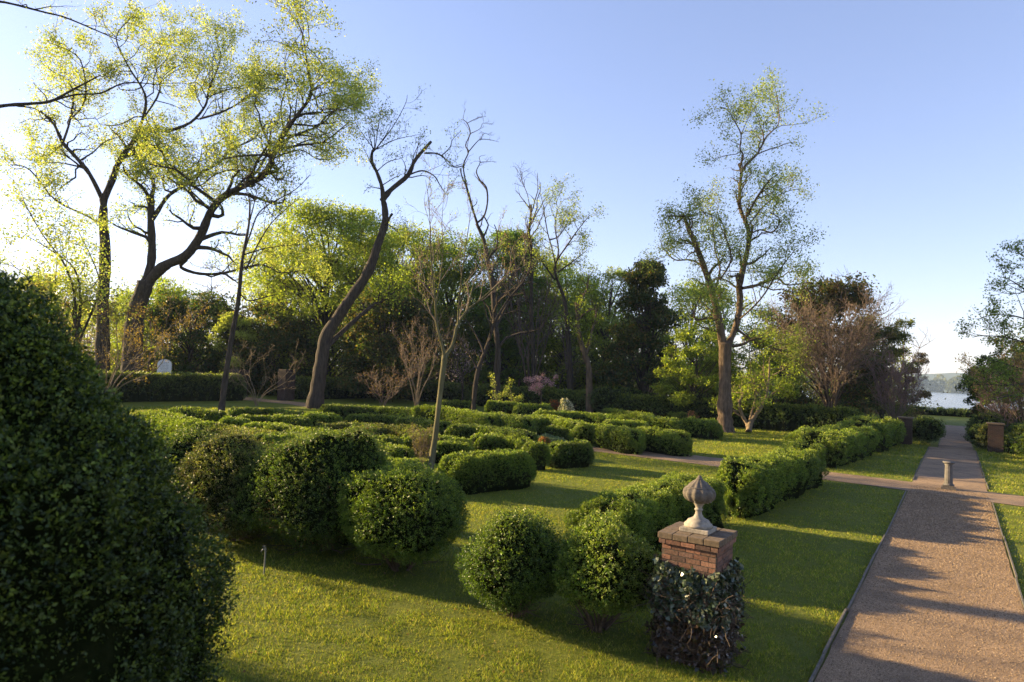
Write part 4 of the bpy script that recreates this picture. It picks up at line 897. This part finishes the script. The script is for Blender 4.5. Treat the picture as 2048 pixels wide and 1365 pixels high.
tr = Tree('narrow dead tree with a spiky thin top left of the open leafy crown', AT(1062, 800, 74), name='dead_tree', bark=M_BARK)
tr.limb(np.vstack([[*AT(1068, 800, 74)[:2], 0], px([(1066, 700), (1062, 600), (1064, 520), (1057, 470), (1060, 430), (1060, 410)], 74)]), pw([14, 12, 10, 9, 8, 7], 74), 7)
tr.limb(px([(1060, 420), (1055, 390), (1045, 365), (1040, 342)], 74, 1), pw([3, 2.5, 2, 1], 74), 4)
L1 = tr.grow(tr.limbs, 13, .3, .7, wig=.2, up=.1, t0=.5, npt=5, sides=4, Lmin=1.5, Lmax=5, rmin=.02); tr.grow(L1, 4, .5, .7, npt=4, sides=3, Lmin=.6, Lmax=1.8, rmin=.014); tr.done()

# ---- right edge tree and brown shrub
Y = 42
tr = Tree('leafy tree cut by the right frame edge with a drooping branch over the river view', AT(2110, 800, Y), name='leafy_tree')
tr.limb(np.vstack([[*AT(2110, 800, Y)[:2], 0], px([(2108, 760), (2100, 680), (2092, 600), (2085, 540), (2070, 470)], Y)]), pw([26, 20, 16, 12, 6], Y), 8)
for q in ([(2105, 720), (2060, 690), (2010, 675), (1965, 672), (1945, 675)], [(2098, 660), (2040, 635), (1995, 630), (1965, 635)], [(2095, 620), (2050, 580), (2020, 560), (2005, 555)], [(2088, 560), (2055, 520), (2030, 500)], [(2104, 750), (2050, 740), (2000, 725), (1968, 715)], [(2104, 760), (2040, 770), (1985, 770), (1965, 765)], [(2106, 780), (2030, 790), (1985, 800)], [(2090, 560), (2140, 520), (2150, 450)], [(2100, 650), (2160, 620), (2200, 560)]):
    tr.limb(px(q, Y, rng.uniform(-3, 3)), pw([7, 5, 4, 3, 2], Y), 5)
L1 = tr.grow(tr.limbs[1:], 7, .4, .8, t0=.25, npt=5, sides=4, Lmin=1, Lmax=2.5); L2 = tr.grow(L1, 5, .5, .8, npt=4, sides=3, Lmin=.4, Lmax=1.1)
tr.leafout(L2, 22, .15, .14, [(0.08, 0.13, 0.025), (0.11, 0.17, 0.03), (0.15, 0.19, 0.04)], tintn=2); tr.done()
multistem('brown twiggy shrub below the leafy tree at the right frame edge', AT(2052, 850, 49), 16, 7.0, 3.6, M_BARKW, M_TWIG, name='bare_shrub', dens=(8, 6), leaf=[(0.16, 0.11, 0.05), (0.12, 0.12, 0.04)], lp=(4, .12, .13))
crown_tree('dark green shrubby tree behind the right gate pier', atb(2005, 58), hgt(2005, 715, 58), 2.6, PAL_MAG + PAL_DARK, nc=36, lpc=420, leaf=.2, low=.03)
crown_tree('tall dark tree behind the shrubs at the right frame edge', atb(2100, 64), hgt(2100, 640, 64), 4.6, PAL_MAG + PAL_DARK, nc=40, lpc=420, leaf=.24, low=.03)

# ---- wood behind: one mass of thin trunks and undergrowth
def wood():
    a = Acc(); l = Acc()
    n = 250
    for i in range(n):
        if i < 190: x = rng.uniform(250, 1830); Yd = rng.uniform(80, 125)
        else: x = rng.uniform(-250, 260); Yd = rng.uniform(95, 125)
        b = atb(x, Yd); b[2] = 0; uu = b @ U
        if (b @ V) < 7.5 and uu > 50: continue
        h = rng.uniform(6, 13) if rng.random() < .6 else rng.uniform(11, 17); r_ = rng.uniform(.08, .2)
        P, r = wiggle(b, UP + rng.normal(size=3) * .05, h, 6, .07, .06, r_, r_ * .3); a.tube(P, r, 5, cap=False)
        for q in range(9):
            k = rng.integers(1, 7); Q, r2 = wiggle(P[k], rng.normal(size=3) * np.array([1, 1, .4]) + UP * .5, rng.uniform(1.5, 4), 5, .2, .04, .05, .02); a.tube(Q, r2, 3, cap=False)
            for _ in range(3):
                Q2, r3 = wiggle(Q[rng.integers(1, 5)], rng.normal(size=3) + UP * .3, rng.uniform(.8, 2), 3, .2, .04, .03, .015); a.tube(Q2, r3, 3, cap=False)
        m_ = 1250; D = rng.normal(size=(m_, 3)); D /= np.linalg.norm(D, axis=1)[:, None]
        C = b + UP * rng.uniform(.3, .62) * h + D * np.array([2.6, 2.6, h * .38]) * rng.random((m_, 1)) ** .5
        C = C[C[:, 2] > .1]; C = C[vnoise(C, 1.0) > .08]
        pal = [(0.12, 0.12, 0.04), (0.18, 0.14, 0.06), (0.20, 0.21, 0.045)] if rng.random() < .6 else PAL_SPRING2
        t = tints(len(C), pal, .25); l.leaves(C, rng.normal(size=C.shape), .34 * (.6 + .8 * rng.random(len(C))), .6, m=0, tint=t)
        # undergrowth
        m_ = 420; C = b + np.stack([rng.normal(size=m_) * 2.4, rng.normal(size=m_) * 1.6, np.abs(rng.normal(size=m_)) * 1.9], 1)
        l.leaves(C, rng.normal(size=C.shape) + UP * .4, .36 * (.6 + .8 * rng.random(m_)), .6, m=0, tint=tints(m_, [(0.05, 0.055, 0.025), (0.085, 0.065, 0.04), (0.06, 0.08, 0.025)], .25))
    o = a.build('woodland_trunks', [M_TWIG]); tag(o, 'tangle of thin brown trunks and branches filling the wood behind the garden', 'wood', kind='stuff')
    o = l.build('woodland_foliage', [M_LEAF]); tag(o, 'mass of dull leaves and undergrowth in the wood behind the garden', 'wood', kind='stuff')
wood()

# ------------------------------------------------------------ flowers and small plants
def flower_clump(label, p, rx, h, petals, leaves, frac=.5, name='flowering_bush', cat='flowering bush'):
    e = empty(name, (p[0], p[1], 0), label, cat); D_ = math.hypot(p[0], p[1]); lf = max(.05, .0022 * D_)
    for nm, pal, k, mt in (('foliage', leaves, 1 - frac, M_BOX), ('blossom', petals, frac, M_PETAL)):
        n = int(14000 * k * (rx * h) / (lf / .1) ** 2 / 1.0) + 60; n = min(n, 9000)
        d = rng.normal(size=(n, 3)); d /= np.linalg.norm(d, axis=1)[:, None]; d[:, 2] = np.abs(d[:, 2])
        C = d * np.array([rx, rx, h]) * (.55 + .45 * rng.random((n, 1)) ** .5); C *= (1 + .25 * vnoise(C * 1 + p, .3))[:, None]; a = Acc()
        a.leaves(C, d + .7 * rng.normal(size=(n, 3)), lf * (.6 + .7 * rng.random(n)), .6, tint=tints(n, pal, .18)); a.build(nm, [mt], e)
    s = Acc()
    for q in range(9):
        d = rng.normal(size=3) * .5; d[2] = 1; s.tube([np.zeros(3), d * h * .4, d * h * .75], [.02, .014, .006], 4)
    s.build('stem', [M_BARKW], e)
GL = [(0.06, 0.11, 0.02), (0.09, 0.14, 0.03)]
flower_clump('white flowering azalea at the centre of the parterre', G(1130, 838), .65, 1.7, [(0.80, 0.74, 0.66), (0.75, 0.66, 0.55)], GL, .55)
flower_clump('small orange-red azalea just left of the white one', G(1108, 828), .6, 1.35, [(0.55, 0.10, 0.05), (0.45, 0.14, 0.06)], GL, .5)
flower_clump('reddish leaved shrub at the lawn corner between two box lumps', G(1088, 925), .42, 1.0, [(0.30, 0.12, 0.07), (0.24, 0.13, 0.06)], GL, .6)
flower_clump('tiny salmon azalea left of the big warm trunk', G(1385, 850), .5, 1.3, [(0.60, 0.25, 0.18), (0.5, 0.2, 0.15)], GL, .45)
flower_clump('silver-green leafy perennials between the box hedges left of the cross path', G(1090, 893), 1.5, .55, [(0.10, 0.16, 0.11), (0.14, 0.20, 0.14)], [(0.05, 0.10, 0.05), (0.08, 0.13, 0.08)], .5, name='perennials', cat='perennials')
flower_clump('low dark perennials in front of the twin-lobed corner bush', G(1150, 921), .5, .3, [(0.10, 0.14, 0.07), (0.14, 0.18, 0.1)], [(0.05, 0.09, 0.04), (0.08, 0.12, 0.05)], .5, name='perennials', cat='perennials')
for lab, x, y, hh in (('bright green climbing sprig on the trunk of the crooked centre tree', 990, 795, 3.6), ('bright green sprig right of the crooked centre tree trunk', 1022, 795, 3.0)):
    tr = Tree(lab, AT(x, 800, 61), name='green_sprig', bark=M_BARKG, cat='sprig'); bb = tr.base
    tr.limb([bb, bb + UP * hh * .5 + np.array([.1, 0, 0]), bb + UP * hh + np.array([-.3, 0, 0])], [.05, .035, .015], 5); tr.limb([bb + UP * hh * .35, bb + UP * hh * .55 + np.array([.9, 0, 0])], [.03, .01], 4)
    L1 = tr.grow(tr.limbs, 9, .25, .8, t0=.25, npt=3, sides=3, Lmin=.3, Lmax=.8); tr.leafout(L1, 26, .12, .15, PAL_SPRING); tr.done()

# ------------------------------------------------------------ urn pillar
BR = 1
def brick_shell(a, c, hw, z0, z1, dk=1.0, bl=.215, bh=.066, mj=.013, proud=.009):
    """courses of single bricks on the four faces of a square pier with half width hw"""
    z = z0; k = 0; axs = [(U, V), (V, -U), (-U, -V), (-V, U)]
    while z < z1 - bh * .5:
        for ax, nr in axs:
            s = -hw + (0 if k % 2 else -bl * .5)
            while s < hw - .02:
                s0 = max(s, -hw) + mj / 2; s1 = min(s + bl, hw) - mj / 2
                if s1 - s0 > .04:
                    pr = proud * rng.uniform(.96, 1.04); cc = c + ax * (s0 + s1) / 2 + nr * (hw - .05 + pr) + UP * (z + bh / 2)
                    t = np.array([(.22, .10, .06), (.20, .09, .055), (.19, .10, .065), (.24, .12, .075), (.16, .085, .06)][rng.integers(5)]) * rng.uniform(.55, 1.25) * dk
                    a.box(cc, (s1 - s0, .1, bh - .007), ax=[ax, nr, UP], tint=t)
                s += bl
        z += bh + mj * .6; k += 1
def pier(label, u, v, hw, h, cap=True, name='brick_pier'):
    c = W(u, v); e = empty(name, c, label, 'pillar', None); z0 = np.zeros(3)
    a = Acc(); a.box(z0 + UP * h / 2, (2 * hw + .004, 2 * hw + .004, h), ax=[U, V, UP]); a.build('mortar', [M_MORTAR], e)
    b = Acc(); brick_shell(b, z0, hw, 0, h, dk=.22); b.build('brickwork', [M_BRICK], e)
    if cap:
        k = Acc(); k.box(UP * (h + .05), (2 * hw + .14, 2 * hw + .14, .1), ax=[U, V, UP]); k.build('cap', [M_CAPB], e)
    return e
PC = W(9.62, 3.12); HW = .39; PH = 1.70
e = empty('brick_pillar', PC, 'brick pillar with a projecting coping, its lower part wrapped in dark ivy, near the path', 'pillar')
a = Acc(); a.box(UP * PH / 2, (2 * HW + .004, 2 * HW + .004, PH - .01), ax=[U, V, UP]); a.build('mortar', [M_MORTAR], e)
a = Acc(); brick_shell(a, np.zeros(3), HW, 0, PH - .08); brick_shell(a, np.zeros(3), HW + .035, PH - .075, PH - .005); a.build('brickwork', [M_BRICK], e)
# coping: worn bricks laid side by side, overhanging
a = Acc(); hc = HW + .06; rows = 7
for i in range(rows):
    for j in range(4):
        if 0 < i < rows - 1 and False: continue
        w1 = 2 * hc / rows; w2 = 2 * hc / 4
        cc = U * (-hc + w1 * (i + .5)) + V * (-hc + w2 * (j + .5)) + UP * (PH + .042 + .003 * rng.normal())
        a.box(cc, (w1 - .008, w2 - .008, .085), ax=[U, V, UP], tint=np.array((.22, .15, .10)) * rng.uniform(.7, 1.2))
cp = a.build('coping', [M_CAPB], e)
bv = cp.modifiers.new('bevel', 'BEVEL'); bv.width = .008; bv.segments = 2
a = Acc(); a.box(UP * (PH + .03), (2 * hc - .03, 2 * hc - .03, .05), ax=[U, V, UP]); a.build('coping_bed', [M_MORTAR], e)
# ivy: its own plant on the pillar
def ivy():
    e2 = empty('ivy', PC, 'dark green ivy and dry stems covering the lower part of the urn pillar', 'ivy'); a = Acc(); st = Acc()
    n = 9500; face = rng.integers(0, 4, n); s = rng.uniform(-1, 1, n); z = rng.random(n) ** .75 * 1.42; axs = np.array([U, V, -U, -V]); nrs = np.array([V, -U, -V, U])
    lim = 1.36 + .10 * vnoise(np.stack([s * 3, face * 5., 0 * s], 1), .5); k = z < lim; face, s, z = face[k], s[k], z[k]; n = len(z)
    top = z > .62; kk = top | (rng.random(n) < .75); face, s, z = face[kk], s[kk], z[kk]; n = len(z)
    A_ = axs[face]; N_ = nrs[face]; off = .01 + (.05 + .16 * np.clip(vnoise(np.stack([s * 1.2, z * 1.5, face * 3.], 1), .28) + .3, 0, 1)) * rng.random(n) ** .7
    P = A_ * (s * (HW + .05))[:, None] + N_ * (HW + off)[:, None] + UP * z[:, None]
    D = rng.normal(size=(n, 3)) * .7 - UP * .5 + N_ * .35; D /= np.linalg.norm(D, axis=1)[:, None]
    X = np.cross(D, N_ + .45 * rng.normal(size=(n, 3))); X /= np.linalg.norm(X, axis=1)[:, None] + 1e-9
    L_ = (.035 + .035 * rng.random(n))[:, None]; base = P
    outl = [(0, 0), (-.05, .55), (.32, .32), (.5, .42), (1.0, 0), (.5, -.42), (.32, -.32), (-.05, -.55)]
    ring = np.stack([base + D * L_ * q[0] + X * L_ * q[1] for q in outl], 1).reshape(-1, 3)
    idx = (np.arange(n) * 8)[:, None, None] + np.array([[0, 2, 1, 0], [0, 4, 3, 2], [0, 6, 5, 4], [0, 7, 6, 0]])[None, [1, 2]]
    tri = (np.arange(n) * 8)[:, None, None] + np.array([[0, 1, 2], [0, 6, 7]])[None]
    t = tints(n, [(.018, .035, .016), (.03, .05, .024), (.055, .075, .04), (.13, .15, .09)], .2); lo = z < .62; t[lo] = tints(int(lo.sum()), [(.035, .025, .015), (.05, .03, .018), (.02, .022, .012)], .2)
    a.add(ring, idx.reshape(-1, 4), tri.reshape(-1, 3), tint=(.03, .05, .022))
    a.qt[-1] = np.repeat(t, 2, 0); a.tt[-1] = np.repeat(t, 2, 0)
    a.build('leaves', [M_IVY], e2)
    for q in range(800):
        f = rng.integers(0, 4); s0 = rng.uniform(-1, 1) * HW; z0 = rng.uniform(0, 1.05); p = np.array([axs[f] * s0 + nrs[f] * (HW + .03 + .06 * rng.random()) + UP * z0])[0]
        P_, r_ = wiggle(p, UP * rng.uniform(-.4, 1) + axs[f] * rng.normal() * .6, rng.uniform(.15, .6), 6, .35, .0, .0065, .003)
        P_ = P_ + nrs[f] * np.maximum(0, HW + .02 - (P_ @ nrs[f]))[:, None]; st.tube(P_, r_, 4, cap=False)
    st.build('stem', [plain('dry_ivy_stem', (.025, .017, .011), (.10, .065, .04), 12)], e2)
ivy()
# urn
UC = PC + UP * (PH + .088)
e = empty('stone_urn', UC, 'carved stone urn with pointed lid, pale foot and dark bowl on the brick pillar', 'urn')
a = Acc(); a.box(UP * .03, (.42, .42, .06), ax=[U, V, UP]); a.build('plinth', [M_STONE], e).modifiers.new('bevel', 'BEVEL').width = .006
a = Acc(); a.lathe((0, 0, .06), [(.0, 0), (.20, 0), (.205, .03), (.195, .05), (.17, .058), (.168, .075), (.15, .10), (.115, .115), (.075, .14), (.052, .18), (.045, .22), (.05, .235), (.062, .245), (.06, .26), (.045, .27), (.048, .285), (.06, .31), (.085, .35), (.10, .375), (.09, .385)], 40); a.build('foot', [M_STONE], e, smooth=True)
a = Acc(); prof = [(.06, .405), (.10, .41), (.145, .425), (.19, .455), (.22, .495), (.232, .54), (.226, .58), (.205, .612), (.18, .63)]
a.lathe((0, 0, 0), prof, 96, flute=.045, nf=12); a.build('bowl', [M_STONED], e, smooth=True)
a = Acc(); a.lathe((0, 0, 0), [(.18, .622), (.188, .632), (.18, .642), (.165, .645)], 48)
a.lathe((0, 0, 0), [(.165, .642), (.15, .665), (.125, .69), (.095, .715), (.065, .735), (.045, .75)], 96, flute=.05, nf=12)
a.lathe((0, 0, 0), [(.045, .748), (.052, .755), (.042, .763), (.034, .768), (.03, .785), (.014, .805), (0, .812)], 24); a.build('lid', [M_STONED], e, smooth=True)
a = Acc()
for s_ in (-1, 1):
    for q in (U, V):
        c = q * s_ * .135 + UP * .43; an = np.linspace(0, 5.2, 14); rr = np.linspace(.038, .012, 14)
        a = Acc(); a.tube(c + q * s_ * (rr * np.cos(an))[:, None] + UP * (rr * np.sin(an))[:, None] * .8, np.linspace(.014, .010, 14), 6); a.build('scroll', [M_STONE], e, smooth=True)

# column pedestal on the crossing
CC = W(32.0, .25)
e = empty('stone_column', CC, 'short grey fluted stone column standing where the two gravel paths cross', 'column')
a = Acc(); a.box(UP * .045, (.50, .50, .09), ax=[U, V, UP]); a.box(UP * .13, (.40, .40, .08), ax=[U, V, UP]); a.build('plinth', [M_STONED], e)
a = Acc(); a.lathe((0, 0, .17), [(.0, 0), (.19, 0), (.20, .02), (.185, .045), (.165, .055), (.17, .07), (.15, .085)], 36); a.build('base', [M_COL], e, smooth=True)
a = Acc(); a.lathe((0, 0, .25), [(.143, 0), (.145, .1), (.135, .45), (.125, .72)], 96, flute=.03, nf=16); a.build('shaft', [M_COL], e, smooth=True)
a = Acc(); a.lathe((0, 0, .97), [(.125, 0), (.15, .01), (.148, .02), (.13, .03), (.16, .07), (.195, .09), (.21, .10), (.21, .14), (.0, .142)], 40); a.build('capital', [M_COL], e, smooth=True)

# brick piers
pier('dark brick gate pier left of the path, between the hedge and a round boxwood', 55, 3.05, .42, 1.85)
pier('dark brick gate pier right of the path', 54.6, -2.15, .42, 1.85)
pc = G(571, 801)
pier('tall brick pier in the opening of the far left hedge', pc @ U, pc @ V, .62, 3.25, cap=False)
pc = AT(478, 740, 72); pier('low brick pier half hidden behind the hedge and bare shrub at left', pc @ U, pc @ V, .75, 3.0, cap=False)

# white arched tablet behind the far left hedge
def tablet():
    p = AT(329, 735, 72); p[2] = 0; e = empty('white_tablet', p, 'white arched stone tablet with faint lettering behind the far left hedge', 'tablet')
    w2 = .82; zt = AT(329, 719, 72)[2]; zs = zt - .55; a = Acc(); d = np.array([.12, 1, 0]); d /= np.linalg.norm(d); x = np.array([d[1], -d[0], 0])
    pts = [(-w2, 0), (-w2, zs)] + [(-w2 * math.cos(t), zs + .55 * math.sin(t)) for t in np.linspace(.2, math.pi - .2, 10)] + [(w2, zs), (w2, 0)]; n = len(pts)
    fr = np.array([x * q[0] + UP * q[1] - d * .06 for q in pts]); bk = fr + d * .12; mid0 = np.array([[0, 0, zs * .7]]) - d * .06; mid1 = mid0 + d * .12
    a.add(np.vstack([fr, bk, mid0, mid1]), [[i, i + n, (i + 1) % n + n, (i + 1) % n] for i in range(n)], [[i, (i + 1) % n, 2 * n] for i in range(n)] + [[(i + 1) % n + n, i + n, 2 * n + 1] for i in range(n)])
    b = a
    for r_ in range(7):
        z = zt - .35 - r_ * .16; s = -.5 + .06 * (r_ % 3)
        while s < .5 - .06 * (r_ % 2):
            q = rng.uniform(.03, .12); b.box(x * (s + q / 2) - d * .064 + UP * z, (q, .008, .07), ax=[x, d, UP], m=1); s += q + rng.uniform(.03, .08)
    a.build('slab', [plain('white_marble', (.55, .57, .6), (.75, .77, .8), 3, .7), plain('grey_lettering', (.25, .27, .3), (.33, .35, .38))], e)
tablet()
# garden tap on a pipe
p = G(528, 1150); e = empty('standpipe', p, 'thin grey metal standpipe with a small tap on the near lawn', 'standpipe'); mm = plain('galvanised_metal', (.12, .12, .10), (.2, .2, .17), 30, .5)
a = Acc(); a.tube([np.zeros(3), UP * .3, UP * .50], [.016, .016, .016], 8); a.build('pipe', [mm], e)
a = Acc(); a.tube([UP * .46, UP * .47 + np.array([-.05, 0, 0]), np.array([-.075, 0, .43])], [.014, .014, .010], 7); a.tube([UP * .49 + np.array([-.03, 0, 0]), UP * .525 + np.array([-.03, 0, 0])], [.006, .006], 6); a.box([-.03, 0, .53], (.06, .012, .012)); a.build('tap', [mm], e)
# fallen leaves on the near lawn
a = Acc(); 
for q in range(150):
    x, y = rng.uniform(480, 1500), rng.uniform(1120, 1360)
    p = G(x, y); 
    a.leaves(np.array([p + UP * .05]), np.array([[rng.normal(), rng.normal(), .2]]), .045, .7, tint=[(.16, .10, .05), (.10, .07, .04), (.24, .17, .09)][q % 3])
tag(a.build('fallen_leaves', [M_PETAL]), 'scattered brown fallen leaves on the near lawn', 'fallen leaves', kind='stuff')

# ------------------------------------------------------------ far shore
def far_land():
    m = plain('far_wooded_hill', (0.03, 0.05, 0.025), (0.06, 0.08, 0.035), .01, .95, .3, 5)
    for nm, u1, hh, dp in (('hills', 3300, 78, 500),):
        vs = np.arange(-1600, 1800, 60.); z = hh * (.82 + .16 * vnoise(np.stack([vs, 0 * vs, 0 * vs], 1), 500) + .05 * vnoise(np.stack([vs, 0 * vs + 9, 0 * vs], 1), 110))
        rows = [(-900, -5 + 0 * z), (-600, z * .15), (-200, z * .6), (0, z), (dp, z * .8)]
        P = np.array([[W(u1 + du, v, zz) for v, zz in zip(vs, zr)] for du, zr in rows]); n = len(vs); a = Acc(); i = np.arange(len(rows) - 1)[:, None] * n; j = np.arange(n - 1)[None]
        a.add(P.reshape(-1, 3), np.stack([i + j, i + n + j, i + n + j + 1, i + j + 1], -1).reshape(-1, 4)); tag(a.build(nm, [m], smooth=True), kind='structure')
    a = Acc(); P = [W(2050, -1500, -2.2), W(2600, -1500, -2.2), W(2600, 1700, -2.2), W(2050, 1700, -2.2)]; a.add(P, [[0, 1, 2, 3]]); tag(a.build('far_bank', [M_LAWN]), kind='structure')
    l = Acc()
    for i in range(130):
        c = W(2070 + rng.uniform(0, 60), rng.uniform(-260, 420), 0); h = rng.uniform(20, 42); r_ = rng.uniform(9, 17); n = 260
        D = rng.normal(size=(n, 3)); D /= np.linalg.norm(D, axis=1)[:, None]; C = c + UP * h * .5 + D * np.array([r_, r_, h * .5]); C[:, 2] = np.maximum(C[:, 2], -2)
        l.leaves(C, D + rng.normal(size=(n, 3)) * .6, 5.5 * (.6 + .8 * rng.random(n)), .8, tint=tints(n, [(0.10, 0.11, 0.04), (0.14, 0.14, 0.05), (0.07, 0.09, 0.035)][rng.integers(3):][:1], .15))
    tag(l.build('far_shore_wood', [M_LEAF]), 'hazy strip of trees along the far river bank', 'wood', kind='stuff')
far_land()

# haze
def haze():
    m = bpy.data.materials.new('haze'); m.use_nodes = True; t = m.node_tree; t.nodes.remove(t.nodes['Principled BSDF'])
    v = t.nodes.new('ShaderNodeVolumePrincipled'); v.inputs['Color'].default_value = (.52, .70, 1, 1); v.inputs['Density'].default_value = 1.3e-4; t.links.new(v.outputs[0], t.nodes['Material Output'].inputs['Volume'])
    a = Acc(); a.box((400, 500, 60), (9000, 9000, 140)); o = a.build('haze', [m]); tag(o, kind='stuff')
haze()
